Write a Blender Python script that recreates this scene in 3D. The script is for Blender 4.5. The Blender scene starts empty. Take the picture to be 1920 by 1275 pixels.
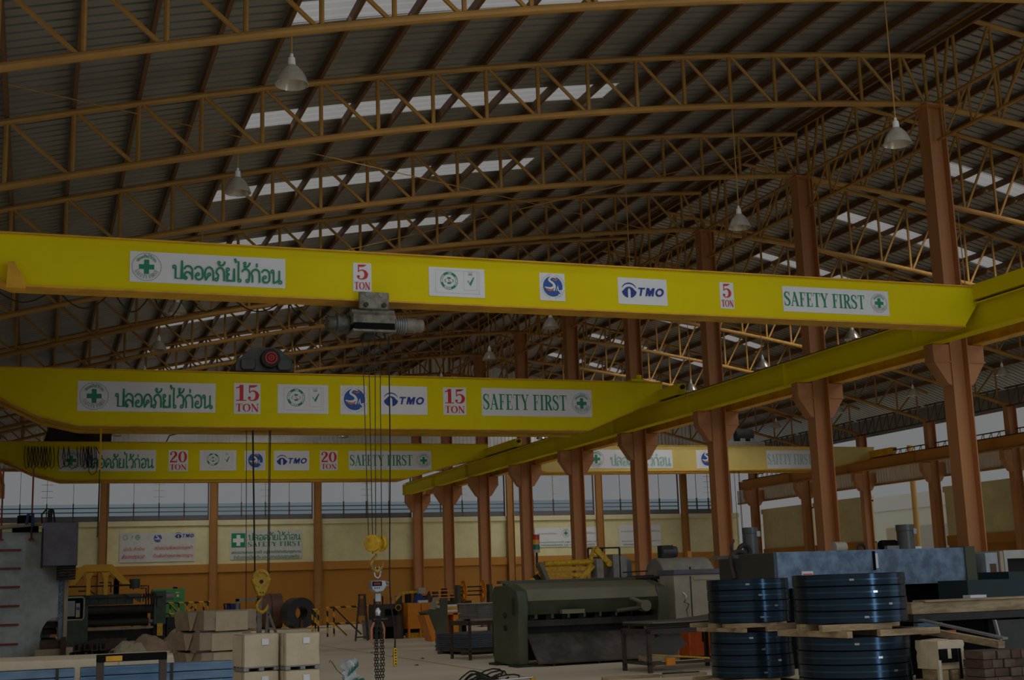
import bpy, bmesh, math, random
from mathutils import Vector, Matrix
random.seed(7)
PI = math.pi
sc = bpy.context.scene
C = sc.collection
# ------------------------------------------------------------------ camera
cam_d = bpy.data.cameras.new('camera'); cam = bpy.data.objects.new('camera', cam_d); C.objects.link(cam)
YAW, PITCH, ROLL = 0.350509, 0.185492, -0.033046
fw = Vector((math.sin(YAW)*math.cos(PITCH), math.cos(YAW)*math.cos(PITCH), math.sin(PITCH)))
rt = Vector((math.cos(YAW), -math.sin(YAW), 0)); up = rt.cross(fw)
r2 = rt*math.cos(ROLL) + up*math.sin(ROLL); u2 = up*math.cos(ROLL) - rt*math.sin(ROLL)
M = Matrix((r2, u2, -fw)).transposed().to_4x4(); M.translation = Vector((0, 0, 1.9))
cam.matrix_world = M
cam_d.sensor_width = 36; cam_d.lens = 2456.35/1920*36; cam_d.clip_end = 400
sc.camera = cam
# ------------------------------------------------------------------ world, light, exposure
sc.view_settings.view_transform = 'Standard'; sc.view_settings.look = 'None'
sc.view_settings.gamma = 1; sc.view_settings.use_curve_mapping = False
sc.view_settings.exposure = -2.55
sc.cycles.use_denoising = True
sc.cycles.max_bounces = 6; sc.cycles.diffuse_bounces = 3; sc.cycles.glossy_bounces = 3
sc.cycles.transparent_max_bounces = 12; sc.cycles.sample_clamp_indirect = 6
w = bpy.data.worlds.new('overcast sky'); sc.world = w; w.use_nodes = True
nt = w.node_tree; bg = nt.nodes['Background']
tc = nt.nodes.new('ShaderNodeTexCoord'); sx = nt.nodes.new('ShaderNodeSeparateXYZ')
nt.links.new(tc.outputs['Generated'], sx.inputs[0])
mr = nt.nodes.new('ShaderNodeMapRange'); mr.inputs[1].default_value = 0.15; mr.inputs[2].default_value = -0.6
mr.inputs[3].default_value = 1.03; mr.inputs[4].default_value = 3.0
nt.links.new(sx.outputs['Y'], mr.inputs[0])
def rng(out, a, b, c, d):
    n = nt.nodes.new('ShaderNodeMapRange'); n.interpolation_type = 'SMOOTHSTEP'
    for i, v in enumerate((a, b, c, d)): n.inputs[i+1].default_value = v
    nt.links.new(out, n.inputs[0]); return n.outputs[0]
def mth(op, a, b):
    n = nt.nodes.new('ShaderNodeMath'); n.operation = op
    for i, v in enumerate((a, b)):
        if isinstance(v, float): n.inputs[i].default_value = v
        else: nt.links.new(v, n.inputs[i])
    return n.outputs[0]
back = rng(sx.outputs['Y'], 0.1, -0.3, 0.0, 1.0)                 # sky boosted behind and to the right, out of view, to light the hall;
low = rng(sx.outputs['Z'], 0.04, 0.32, 0.72, 0.0)                # dimmed low down behind so the coils reflect little
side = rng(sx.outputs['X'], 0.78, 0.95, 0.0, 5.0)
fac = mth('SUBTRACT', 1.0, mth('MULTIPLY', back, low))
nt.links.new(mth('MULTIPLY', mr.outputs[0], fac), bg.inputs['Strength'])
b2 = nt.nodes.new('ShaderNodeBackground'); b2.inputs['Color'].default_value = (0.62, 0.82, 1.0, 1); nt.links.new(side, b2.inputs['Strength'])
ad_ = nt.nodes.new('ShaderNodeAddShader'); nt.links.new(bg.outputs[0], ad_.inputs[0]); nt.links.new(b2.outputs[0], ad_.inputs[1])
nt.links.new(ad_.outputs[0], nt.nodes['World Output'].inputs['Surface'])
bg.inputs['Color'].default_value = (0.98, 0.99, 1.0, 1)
BAYS = [25.75 + 6*i for i in range(-2, 9)]          # truss / column lines, 13.75 ... 73.75
def zT(x): return -0.0039924*x*x + 0.25407*x + 11.1757      # main roof, top chord
def zB(x): return -0.0044054*x*x + 0.26295*x + 9.889        # main roof, bottom chord
def zRT(x): return 15.95 - 0.1345*(x-22) - 0.0048*(x-22)**2  # right roof, top chord
def zRB(x): return 13.42 - 0.08*(x-20.8) - 0.0043*(x-20.8)**2
def fill_light(x, y, z, sx_, sy_, power, tilt):  # added area lamp, stronger than the roof strip it sits under
    d = bpy.data.lights.new('roof_fill_light', 'AREA'); d.shape = 'RECTANGLE'; d.size = sx_; d.size_y = sy_
    d.energy = power; d.spread = math.radians(96); d.color = (1.0, 0.985, 0.95)
    o = bpy.data.objects.new('roof_fill_light', d); C.objects.link(o); o.location = (x, y, z)
    o.rotation_euler = tilt
dd = bpy.data.lights.new('coil_sheen_light', 'AREA'); dd.shape = 'RECTANGLE'; dd.size = 2.4; dd.size_y = 7.5; dd.energy = 4500; dd.color = (0.62, 0.82, 1.0)
do = bpy.data.objects.new('coil_sheen_light', dd); C.objects.link(do); do.location = (20.2, -11, 4.2)
do.rotation_euler = Vector((-0.22, 1, -0.02)).to_track_quat('-Z', 'Y').to_euler()      # added cool area light behind the camera, draws the sheen on the coils
FILL_L, FILL_R = 172, 430
for Y in BAYS[:-1]:                                   # added one-sided fill lights under the roof strips, backs turned to the camera
    fill_light(8.8, Y+2.9, zT(8.8)-0.08, 9.0, 0.75, FILL_L*(1.7 if Y > 55 else 1.0), (math.radians(37), math.radians(-9), 0))
    fill_light(31.8, Y+2.9, zRT(31.8)-0.05, 7.2, 0.65, FILL_R, (math.radians(37), math.radians(13), 0))

# ------------------------------------------------------------------ materials
MATS = {}
def mat(name, col, rough=0.6, metal=0.0, dirt=0.0, dcol=None, scale=3.0, stretch=(1, 1, 1), bump=0.0, spec=0.5, detail=6):
    if name in MATS: return MATS[name]
    m = bpy.data.materials.new(name); m.use_nodes = True; MATS[name] = m
    t = m.node_tree; b = t.nodes['Principled BSDF']
    b.inputs['Base Color'].default_value = (*col, 1); b.inputs['Roughness'].default_value = rough
    b.inputs['Metallic'].default_value = metal; b.inputs['Specular IOR Level'].default_value = spec
    if dirt > 0 or bump > 0:
        tc = t.nodes.new('ShaderNodeTexCoord'); mp = t.nodes.new('ShaderNodeMapping')
        mp.inputs['Scale'].default_value = stretch
        t.links.new(tc.outputs['Object'], mp.inputs[0])
        n = t.nodes.new('ShaderNodeTexNoise'); n.inputs['Scale'].default_value = scale; n.inputs['Detail'].default_value = detail
        n.inputs['Roughness'].default_value = 0.65
        t.links.new(mp.outputs[0], n.inputs['Vector'])
        if dirt > 0:
            r = t.nodes.new('ShaderNodeMapRange'); r.inputs[1].default_value = 0.41; r.inputs[2].default_value = 0.63
            r.inputs[3].default_value = 0; r.inputs[4].default_value = dirt
            t.links.new(n.outputs['Fac'], r.inputs[0])
            x = t.nodes.new('ShaderNodeMix'); x.data_type = 'RGBA'
            dc = dcol or tuple(c*0.35 for c in col)
            x.inputs[6].default_value = (*col, 1); x.inputs[7].default_value = (*dc, 1)
            t.links.new(r.outputs[0], x.inputs[0]); t.links.new(x.outputs[2], b.inputs['Base Color'])
        if bump > 0:
            bp = t.nodes.new('ShaderNodeBump'); bp.inputs['Strength'].default_value = bump; bp.inputs['Distance'].default_value = 0.05
            t.links.new(n.outputs['Fac'], bp.inputs['Height']); t.links.new(bp.outputs[0], b.inputs['Normal'])
    return m
def clear(name, tint, gloss=0.06):
    m = bpy.data.materials.new(name); m.use_nodes = True; t = m.node_tree; t.nodes.clear(); MATS[name] = m
    o = t.nodes.new('ShaderNodeOutputMaterial'); a = t.nodes.new('ShaderNodeBsdfTransparent'); g = t.nodes.new('ShaderNodeBsdfGlossy')
    a.inputs[0].default_value = (*tint, 1); g.inputs['Roughness'].default_value = 0.15
    x = t.nodes.new('ShaderNodeMixShader'); x.inputs[0].default_value = gloss
    t.links.new(a.outputs[0], x.inputs[1]); t.links.new(g.outputs[0], x.inputs[2]); t.links.new(x.outputs[0], o.inputs[0])
    return m
def glow(name, col, s):
    m = bpy.data.materials.new(name); m.use_nodes = True; b = m.node_tree.nodes['Principled BSDF']; MATS[name] = m
    b.inputs['Base Color'].default_value = (*[c*0.3 for c in col], 1)
    b.inputs['Emission Color'].default_value = (*col, 1); b.inputs['Emission Strength'].default_value = s
    return m
yellow = mat('crane yellow paint', (0.80, 0.655, 0.003), 0.65, 0, 0.18, (0.66, 0.42, 0.003), 0.5, spec=0.1)
yellow2 = mat('worn yellow paint', (0.80, 0.42, 0.01), 0.55, 0, 0.5, (0.35, 0.16, 0.01), 1.6)
pale_yellow = mat('faded yellow paint', (0.72, 0.55, 0.16), 0.6, 0, 0.3, (0.5, 0.36, 0.1), 0.7)
hookyel = mat('hook yellow', (0.78, 0.46, 0.01), 0.45, 0, 0.5, (0.12, 0.08, 0.02), 9)
orange = mat('truss orange-brown paint', (0.42, 0.21, 0.035), 0.55, 0, 0.35, (0.20, 0.09, 0.02), 1.3)
purl = mat('purlin brown paint', (0.15, 0.068, 0.018), 0.65, 0, 0.3, None, 1.3)
colm = mat('column red-orange paint', (0.52, 0.22, 0.075), 0.55, 0, 0.4, (0.33, 0.15, 0.07), 0.9, (1, 1, 0.35))
wood = mat('pallet timber', (0.46, 0.34, 0.19), 0.8, 0, 0.75, (0.17, 0.11, 0.055), 3.0, (0.6, 1, 3), 0.2)
wood_d = mat('dark timber', (0.115, 0.075, 0.05), 0.8, 0, 0.7, (0.05, 0.03, 0.02), 3, (1, 1, 3), 0.2)
roofm = mat('galvanised roof sheet', (0.33, 0.33, 0.31), 0.38, 0.55, 0.35, (0.18, 0.175, 0.16), 0.35)
white = mat('white sheet', (0.80, 0.80, 0.82), 0.5, 0, 0.12, (0.6, 0.58, 0.5), 2)
white_d = mat('dusty white vinyl', (0.66, 0.65, 0.62), 0.6, 0, 0.25, (0.45, 0.42, 0.36), 3)
green = mat('sign green', (0.003, 0.24, 0.10), 0.5)
red = mat('sign red', (0.62, 0.012, 0.01), 0.5)
blue = mat('logo blue', (0.01, 0.035, 0.26), 0.5)
blue2 = mat('logo mid blue', (0.012, 0.09, 0.38), 0.5)
orng = mat('logo orange', (0.7, 0.16, 0.04), 0.5)
greyl = mat('sign grey line', (0.28, 0.34, 0.30), 0.5)
cream = mat('cream wall paint', (0.80, 0.74, 0.40), 0.8, 0, 0.4, (0.55, 0.46, 0.24), 0.8)
cream_l = mat('light cream sill paint', (0.78, 0.72, 0.44), 0.8, 0, 0.3, (0.6, 0.52, 0.3), 0.9)
brown = mat('ochre brown wall paint', (0.42, 0.18, 0.015), 0.7, 0, 0.3, (0.3, 0.12, 0.012), 0.6)
brown_l = mat('ochre beam paint', (0.50, 0.22, 0.03), 0.7, 0, 0.3, (0.34, 0.14, 0.02), 0.7)
clad = mat('white wall cladding', (0.88, 0.87, 0.82), 0.5, 0.1, 0.25, (0.5, 0.5, 0.48), 0.8)
conc = mat('dusty concrete floor', (0.86, 0.755, 0.58), 0.62, 0, 0.4, (0.64, 0.54, 0.40), 0.22, (1, 1.8, 1), 0.08, 0.4, 9)
steel = mat('grey steel', (0.30, 0.30, 0.29), 0.5, 0.3, 0.5, (0.12, 0.11, 0.10), 3)
steel_d = mat('dark oily steel', (0.042, 0.04, 0.037), 0.6, 0.15, 0.5, None, 3, spec=0.3)
steel_r = mat('rusty dark steel', (0.085, 0.06, 0.05), 0.65, 0.2, 0.5, (0.04, 0.03, 0.025), 4)
hoistm = mat('greasy hoist housing', (0.27, 0.24, 0.19), 0.55, 0.2, 0.8, (0.08, 0.06, 0.045), 5)
rubber = mat('black rubber', (0.012, 0.012, 0.012), 0.6)
rope = mat('wire rope', (0.05, 0.045, 0.04), 0.6, 0.4)
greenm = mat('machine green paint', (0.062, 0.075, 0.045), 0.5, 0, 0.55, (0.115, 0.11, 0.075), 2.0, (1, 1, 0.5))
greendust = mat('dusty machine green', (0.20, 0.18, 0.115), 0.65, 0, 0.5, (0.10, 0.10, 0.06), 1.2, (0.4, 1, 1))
greenl = mat('leveller green paint', (0.055, 0.09, 0.065), 0.5, 0, 0.5, (0.025, 0.035, 0.028), 3)
brightgreen = mat('cabinet green paint', (0.055, 0.30, 0.09), 0.45)
pressm = mat('press blue-grey paint', (0.60, 0.69, 0.70), 0.55, 0, 0.75, (0.36, 0.39, 0.37), 1.1)
purple = mat('weathered purple-grey panel', (0.14, 0.12, 0.16), 0.5, 0.1, 0.5, (0.20, 0.23, 0.30), 1.5)
redr = mat('rung red paint', (0.30, 0.05, 0.035), 0.55)
kraft = mat('kraft paper', (0.66, 0.54, 0.37), 0.75, 0, 0.4, (0.50, 0.40, 0.26), 2.5, (1, 1, 1), 0.5)
kraft_d = mat('old kraft paper', (0.44, 0.36, 0.25), 0.75, 0, 0.4, (0.28, 0.22, 0.15), 2.5, (1, 1, 1), 0.6)
tarp = mat('brown tarpaulin', (0.46, 0.33, 0.22), 0.7, 0, 0.5, (0.26, 0.19, 0.13), 1.5)
pale = mat('pale canvas', (0.62, 0.55, 0.40), 0.7, 0, 0.4, (0.42, 0.33, 0.22), 2)
bluest = mat('blue coated steel', (0.10, 0.20, 0.36), 0.3, 0.6, 0.6, (0.24, 0.34, 0.44), 2.5, (0.4, 1, 3))
coilm = mat('blue-black strip steel', (0.025, 0.047, 0.076), 0.27, 0.85, 0.35, (0.018, 0.028, 0.038), 2, (0.3, 0.3, 14))
_b = coilm.node_tree.nodes['Principled BSDF']; _b.inputs['Anisotropic'].default_value = 0.9; _b.inputs['Anisotropic Rotation'].default_value = 0.25
_t = coilm.node_tree.nodes.new('ShaderNodeTangent'); _t.direction_type = 'RADIAL'; _t.axis = 'Z'; coilm.node_tree.links.new(_t.outputs[0], _b.inputs['Tangent'])
coil_br = mat('brown coil wrap', (0.15, 0.065, 0.04), 0.6, 0.2, 0.4, None, 2)
coil_dk = mat('dark coil steel', (0.05, 0.055, 0.06), 0.5, 0.5, 0.3, None, 20)
bluegrey = mat('mottled blue-grey plate', (0.105, 0.155, 0.23), 0.42, 0.3, 0.8, (0.25, 0.36, 0.49), 2.6, (1, 1, 1), 0.05)
offwhite = mat('off-white enamel', (0.50, 0.46, 0.36), 0.55, 0, 0.4, (0.30, 0.25, 0.17), 2.5)
dustcov = mat('dusty cover sheet', (0.34, 0.31, 0.27), 0.8, 0, 0.5, (0.18, 0.16, 0.14), 2.5, (1, 1, 1), 0.4)
orangep = mat('orange enamel', (0.80, 0.27, 0.012), 0.45, 0, 0.25, (0.5, 0.15, 0.01), 3)
redor = mat('red-orange enamel', (0.55, 0.09, 0.01), 0.5, 0, 0.4, (0.25, 0.04, 0.01), 3)
black = mat('black paint and shaded void', (0.007, 0.007, 0.007), 0.85, spec=0.1)  # black-painted parts, and the shaded void under the long machine
yelstripe = mat('warning yellow', (0.82, 0.46, 0.01), 0.5, 0, 0.3, None, 4)
lampw = mat('lamp white enamel', (0.75, 0.74, 0.70), 0.4)
lampg = mat('prismatic lamp shade', (0.55, 0.50, 0.42), 0.22, 0.35, 0.4, (0.34, 0.28, 0.2), 6)
chrome = mat('bright steel', (0.6, 0.6, 0.62), 0.22, 0.9, 0.3, (0.3, 0.3, 0.3), 8)
scalem = mat('scale grey casting', (0.36, 0.38, 0.40), 0.4, 0.4, 0.2, None, 8)
bagw = mat('white plastic bag', (0.66, 0.70, 0.70), 0.35, 0, 0.35, (0.35, 0.42, 0.42), 14)
bagg = mat('green plastic bag', (0.01, 0.16, 0.11), 0.35, 0, 0.4, (0.3, 0.42, 0.4), 10)
bluecl = mat('blue cloth', (0.02, 0.05, 0.25), 0.8)
pipeor = mat('orange handle', (0.6, 0.2, 0.1), 0.6)
led = glow('led red', (0.35, 0.02, 0.01), 0.25)
rcl = mat('red lens', (0.5, 0.03, 0.02), 0.25); acl = mat('amber lens', (0.8, 0.35, 0.02), 0.25); gcl = mat('green lens', (0.02, 0.16, 0.14), 0.25)
skyl = glow('translucent skylight sheet lit by the sky', (1, 1, 1), 1.0)
pane = clear('window glass', (0.97, 0.98, 1.0), 0.01)
louv = clear('louvre glass', (0.56, 0.70, 0.79), 0.0)
winm = mat('window frame brown-grey', (0.16, 0.11, 0.075), 0.6, 0, 0.3)
wcol = mat('wall column ochre brown', (0.40, 0.18, 0.035), 0.6, 0, 0.35, (0.24, 0.11, 0.03), 1.0)
outw = mat('outside white wall', (0.80, 0.80, 0.74), 0.7)

# ------------------------------------------------------------------ mesh builder
class MB:
    def __init__(s): s.v = []; s.f = []
    def add(s, vs, fs):
        o = len(s.v); s.v += [tuple(p) for p in vs]; s.f += [tuple(i+o for i in q) for q in fs]; return s
    def box(s, x0, x1, y0, y1, z0, z1):
        return s.add([(x0,y0,z0),(x1,y0,z0),(x1,y1,z0),(x0,y1,z0),(x0,y0,z1),(x1,y0,z1),(x1,y1,z1),(x0,y1,z1)],
                     [(3,2,1,0),(4,5,6,7),(0,1,5,4),(1,2,6,5),(2,3,7,6),(3,0,4,7)])
    def bar(s, p, q, wd, ht, upv=(0, 0, 1)):
        p = Vector(p); q = Vector(q); d = (q-p).normalized(); U = Vector(upv)
        if abs(d.dot(U)) > .99: U = Vector((0, 1, 0))
        a = d.cross(U).normalized()*wd/2; b = a.cross(d).normalized()*ht/2
        vs = [p-a-b, p+a-b, p+a+b, p-a+b, q-a-b, q+a-b, q+a+b, q-a+b]
        return s.add(vs, [(3,2,1,0),(4,5,6,7),(0,1,5,4),(1,2,6,5),(2,3,7,6),(3,0,4,7)])
    def tube(s, pts, r, n=8, closed=False):
        pts = [Vector(p) for p in pts]; N = len(pts); rs = r if isinstance(r, (list, tuple)) else [r]*N
        tg = []
        for i in range(N):
            a = pts[(i-1) % N] if (closed or i > 0) else pts[i]; b = pts[(i+1) % N] if (closed or i < N-1) else pts[i]
            tg.append((b-a).normalized())
        t0 = tg[0]; U = Vector((0, 0, 1)) if abs(t0.z) < .9 else Vector((1, 0, 0))
        a = t0.cross(U).normalized(); vs = []
        for i in range(N):
            if i:
                a = a - tg[i]*a.dot(tg[i]); a = a.normalized() if a.length > 1e-6 else tg[i].orthogonal().normalized()
            b = tg[i].cross(a)
            for k in range(n):
                t = 2*PI*k/n; vs.append(pts[i] + (a*math.cos(t) + b*math.sin(t))*rs[i])
        fs = []
        for i in range(N if closed else N-1):
            j = (i+1) % N
            for k in range(n):
                l = (k+1) % n; fs.append((i*n+k, i*n+l, j*n+l, j*n+k))
        if not closed: fs += [tuple(range(n-1, -1, -1)), tuple((N-1)*n+k for k in range(n))]
        return s.add(vs, fs)
    def prism(s, poly, ax, a, b):
        n = len(poly)
        def P(u, v, t): return (u, t, v) if ax == 'y' else ((t, u, v) if ax == 'x' else (u, v, t))
        vs = [P(u, v, a) for u, v in poly] + [P(u, v, b) for u, v in poly]
        return s.add(vs, [tuple(range(n)), tuple(range(2*n-1, n-1, -1))] + [(i, n+i, n+(i+1) % n, (i+1) % n) for i in range(n)])
    def lathe(s, prof, c, ax='z', n=24, flute=0.0, a0=0, a1=2*PI):
        vs = []; full = abs(a1-a0-2*PI) < 1e-6; m = n if full else n+1
        for r, h in prof:
            for k in range(m):
                t = a0 + (a1-a0)*k/n; rr = r*(1 + (flute if k % 2 else -flute))
                x, y = rr*math.cos(t), rr*math.sin(t)
                vs.append({'z': (c[0]+x, c[1]+y, c[2]+h), 'y': (c[0]+x, c[1]+h, c[2]+y), 'x': (c[0]+h, c[1]+x, c[2]+y)}[ax])
        fs = []
        for i in range(len(prof)-1):
            for k in range(n):
                l = (k+1) % m if full else k+1
                fs.append((i*m+k, i*m+l, (i+1)*m+l, (i+1)*m+k))
        return s.add(vs, fs)
    def cyl(s, c, r, h0, h1, ax='z', n=24): return s.lathe([(0, h0), (r, h0), (r, h1), (0, h1)], c, ax, n)
    def ring(s, c, r0, r1, h0, h1, ax='z', n=40): return s.lathe([(r0, h0), (r1, h0), (r1, h1), (r0, h1), (r0, h0)], c, ax, n)
    def rotz(s, ang, c, i0=0):
        ca, sa = math.cos(ang), math.sin(ang)
        for i in range(i0, len(s.v)):
            x, y, z = s.v[i]; x -= c[0]; y -= c[1]; s.v[i] = (c[0]+x*ca-y*sa, c[1]+x*sa+y*ca, z)
        return s
    def build(s, name, m, parent=None, bevel=0.0, label=None, kind=None, angle=35, noise=0.0):
        off = Vector(parent['_w']) if parent is not None else Vector((0, 0, 0))
        me = bpy.data.meshes.new(name); me.from_pydata([tuple(Vector(p)-off) for p in s.v], [], s.f)
        bm = bmesh.new(); bm.from_mesh(me); bmesh.ops.recalc_face_normals(bm, faces=bm.faces)
        bm.to_mesh(me); bm.free()
        for p in me.polygons: p.use_smooth = True
        me.set_sharp_from_angle(angle=math.radians(angle))
        me.materials.append(m); o = bpy.data.objects.new(name, me); C.objects.link(o)
        if parent is not None: o.parent = parent
        o['_w'] = tuple(off)
        if bevel:
            b = o.modifiers.new('bevel', 'BEVEL'); b.width = bevel; b.segments = 2; b.limit_method = 'ANGLE'
        if label: o['label'] = label
        if kind: o['kind'] = kind
        return o
def box(*a): return MB().box(*a)
def thing(name, label, cat, loc, group=None):
    o = bpy.data.objects.new(name, None); C.objects.link(o); o.location = loc; o.empty_display_size = 0.2
    o['label'] = label; o['category'] = cat; o['_w'] = tuple(loc)
    if group: o['group'] = group
    return o
def tag(o, label, cat, group=None):
    o['label'] = label; o['category'] = cat
    if group: o['group'] = group
    return o
def centre(o):            # put a single-mesh thing's origin at its base
    vs = [v.co for v in o.data.vertices]
    c = Vector((sum(v.x for v in vs)/len(vs), sum(v.y for v in vs)/len(vs), min(v.z for v in vs)))
    o.data.transform(Matrix.Translation(-c)); o.location = c; return o
def dup(root, loc, label, group=None):
    r = root.copy(); C.objects.link(r); r.location = loc; r['label'] = label; r['_w'] = tuple(loc)
    if group: r['group'] = group
    for ch in list(root.children):
        c = ch.copy(); C.objects.link(c); c.parent = r
        for g in list(ch.children):
            d = g.copy(); C.objects.link(d); d.parent = c
    return r
ORD = ['nearest', 'second', 'third', 'fourth', 'fifth', 'sixth', 'seventh', 'eighth', 'ninth', 'tenth', 'eleventh', 'twelfth',
       'thirteenth', 'fourteenth', 'fifteenth', 'sixteenth', 'seventeenth', 'eighteenth', 'nineteenth', 'twentieth']
def struct(o): o['kind'] = 'structure'; return o

# ------------------------------------------------------------------ the setting
struct(box(-9, 62, -14, 84, -0.25, 0).build('floor', conc))
m = MB().box(9.83, 9.92, 27, 70, 0, .002)
struct(m.build('trim_1', mat('worn floor line', (0.55, 0.40, 0.16), 0.7, 0, 1.0, (0.5, 0.42, 0.32), 1.2)))
YB = 76.9
def ribbed(x0, x1, zf, y0, y1, nx, holes):
    P = []; y = y0                                    # trapezoid ribs, 0.33 m pitch, running down the slope
    while y < y1 - 0.01:
        P += [(y, 0.0), (y+0.25, 0.0), (y+0.258, 0.08), (y+0.322, 0.08)]; y += 0.33
    P.append((y, 0.0))
    X = sorted(set([x0+(x1-x0)*i/nx for i in range(nx+1)] + [h for q in holes for h in q[:2]]))
    def inh(xm, ym): return any(a <= xm <= b and c <= ym <= d for a, b, c, d in holes)
    sh, li = MB(), MB()
    n = len(P)
    for mb, want in ((sh, False), (li, True)):
        vs = [(x, y, zf(x)+h) for x in X for y, h in P]; fs = []
        for i in range(len(X)-1):
            for j in range(n-1):
                if inh((X[i]+X[i+1])/2, (P[j][0]+P[j+1][0])/2) == want: fs.append((i*n+j, i*n+j+1, (i+1)*n+j+1, (i+1)*n+j))
        if want:
            return sh, li
        mb.add(vs, fs)
YR0, YR1 = 15.35, 77.35
hl = [(4.2, 13.35, Y+2.4, Y+3.4) for Y in BAYS[:-1]]
hr = [(28.0, 35.4, Y+2.45, Y+3.2) for Y in BAYS[:-1]]
def zL(x): return zT(x) + 0.30
def zR(x): return zRT(x) + 0.30
sh, _ = ribbed(-3.2, 20.95, zL, YR0, YR1, 22, hl); struct(sh.build('ceiling', roofm, angle=25))
sh, _ = ribbed(20.7, 45.2, zR, YR0, YR1, 22, hr); struct(sh.build('ceiling', roofm, angle=25))
k = 0
for hs, zf in ((hl, zL), (hr, zR)):
    for a, b, c, d in hs:
        k += 1; m = MB(); y = c-0.08; P = []
        while y < d+0.02: P += [(y, 0.0), (y+0.25, 0.0), (y+0.262, 0.055), (y+0.318, 0.055)]; y += 0.33
        X = [a-0.05+(b-a+0.1)*i/8 for i in range(9)]; n = len(P)
        m.add([(x, y, zf(x)+h+0.02) for x in X for y, h in P], [(i*n+j, i*n+j+1, (i+1)*n+j+1, (i+1)*n+j) for i in range(8) for j in range(n-1)])
        struct(m.build('window_%d' % k, skyl))
m = box(20.72, 20.76, YR0, YR1, zL(20.8)-0.1, zR(20.8)+0.05); struct(m.build('wall_step', roofm))
struct(MB().bar((20.8, YR0, zL(20.8)-0.05), (20.8, YR1, zL(20.8)-0.05), 0.3, 0.05).build('trim_2', orange))
# back (gable) wall
GX = [3.54+6*i for i in range(-1, 7)]
struct(box(-3.3, 43.6, YB, YB+0.25, 0, 3.2).build('wall_back', brown))
struct(box(-3.3, 43.6, YB, YB+0.2, 3.6, 5.95).build('wall_back', cream))
struct(box(-3.3, 43.6, YB-0.12, YB+0.25, 3.2, 3.67).build('trim_3', brown_l, bevel=0.01))
struct(box(-3.3, 43.6, YB-0.12, YB+0.25, 5.86, 6.15).build('trim_4', cream_l, bevel=0.01))
m = MB(); x = -3.3; nz = 0
while x < 43.5:                                       # ribbed cladding following the roof line
    for a, b, dy in ((0, .18, 0), (.18, .20, .04), (.20, .23, .04), (.23, .25, 0)):
        xa, xb = x+a, x+b; ya = YB+(0 if a in (0,) else .04 if a < .23 else .04); 
        z1 = (zL if xa < 20.8 else zR)(xa); z2 = (zL if xb < 20.8 else zR)(xb)
        yb = YB if b in (.25,) else (YB if b == .18 else YB+.04)
        m.add([(xa, ya, 9.0), (xb, yb, 9.0), (xb, yb, z2), (xa, ya, z1)], [(0, 1, 2, 3)])
    x += .25
struct(m.build('wall_back', clad))
struct(box(-3.3, 43.6, YB-0.1, YB+0.15, 8.95, 9.1).build('trim_5', orange))
def louvre_window(i, x0, x1, y, along='x', z0=6.15, z1=8.98, zl=7.14):
    # frame, mullions, four rows of tilted glass blades below clear panes
    def bx(m, a, b, dy0, dy1, c, d): return m.box(a, b, y+dy0, y+dy1, c, d)
    fr = MB(); rails = MB(); bl = MB(); pn = MB()
    bx(fr, x0, x0+.06, -.06, .06, z0, z1); bx(fr, x1-.06, x1, -.06, .06, z0, z1)
    bx(fr, x0, x1, -.06, .06, z0, z0+.05)
    n = 4; st = (zl-z0-.27)/3
    for k in range(1, n):
        xm = x0+(x1-x0)*k/n; bx(fr, xm-.032, xm+.032, -.06, .05, z0, zl+.03)
        bx(fr, xm-.01, xm+.01, -.02, .02, zl, z1)
    bx(rails, x0+.06, x1-.06, -.05, .0, z0+.05, z0+.27)
    for k in range(3):
        za = z0+.27+k*st
        bl.add([(x0+.06, y-.04, za), (x1-.06, y-.04, za), (x1-.06, y+.05, za+st*.92), (x0+.06, y+.05, za+st*.92)], [(0, 1, 2, 3)])
        bx(rails, x0+.06, x1-.06, -.06, -.03, za-.03, za+.03)
    xm = (x0+x1)/2
    brk = MB()
    for zz in (7.5, 7.85, 8.2, 8.55): bx(brk, xm-.3, xm+.3, -.03, .0, zz, zz+.02)
    pn.add([(x0, y, zl), (x1, y, zl), (x1, y, z1), (x0, y, z1)], [(0, 1, 2, 3)])
    o = struct(fr.build('window_%d' % i, winm)); rails.build('window_rail', mat('grey window rail', (.15, .15, .16), .5), o); brk.build('stay_brackets', pale_yellow, o); bl.build('louvre_blades', louv, o); pn.build('pane', pane, o)
for i in range(7): louvre_window(30+i, GX[i]+.23, GX[i+1]-.23, YB+.08)
louvre_window(37, GX[7]+.23, 43.2, YB+.08)
# right wall (between the far column row)
XW = 43.45
for i, Y in enumerate(BAYS[:-1]):
    a, b = Y+.2, Y+5.8
    if abs(Y-55.75) < .1: continue                    # the open bay
    struct(box(XW, XW+.2, a, b, 0, 3.2).build('wall_right', brown)); struct(box(XW, XW+.2, a, b, 3.6, 5.95).build('wall_right', cream))
    struct(box(XW-.1, XW+.25, a, b, 3.2, 3.67).build('trim_6', brown_l)); struct(box(XW-.1, XW+.25, a, b, 5.86, 6.15).build('trim_7', cream_l))
m = MB(); y = 13.75
while y < YB:
    m.add([(XW+.25, y, 6.75), (XW+.25, y+.18, 6.75), (XW+.25, y+.18, 7.6), (XW+.25, y, 7.6)], [(0, 1, 2, 3)])
    m.add([(XW+.25, y+.18, 6.75), (XW+.21, y+.2, 6.75), (XW+.21, y+.2, 7.6), (XW+.25, y+.18, 7.6)], [(0, 1, 2, 3)])
    m.add([(XW+.21, y+.2, 6.75), (XW+.25, y+.25, 6.75), (XW+.25, y+.25, 7.6), (XW+.21, y+.2, 7.6)], [(0, 1, 2, 3)])
    y += .25
struct(m.build('wall_right', clad))
struct(box(XW+.15, XW+.3, 13.75, YB, 6.68, 6.78).build('trim_8', orange))
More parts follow.
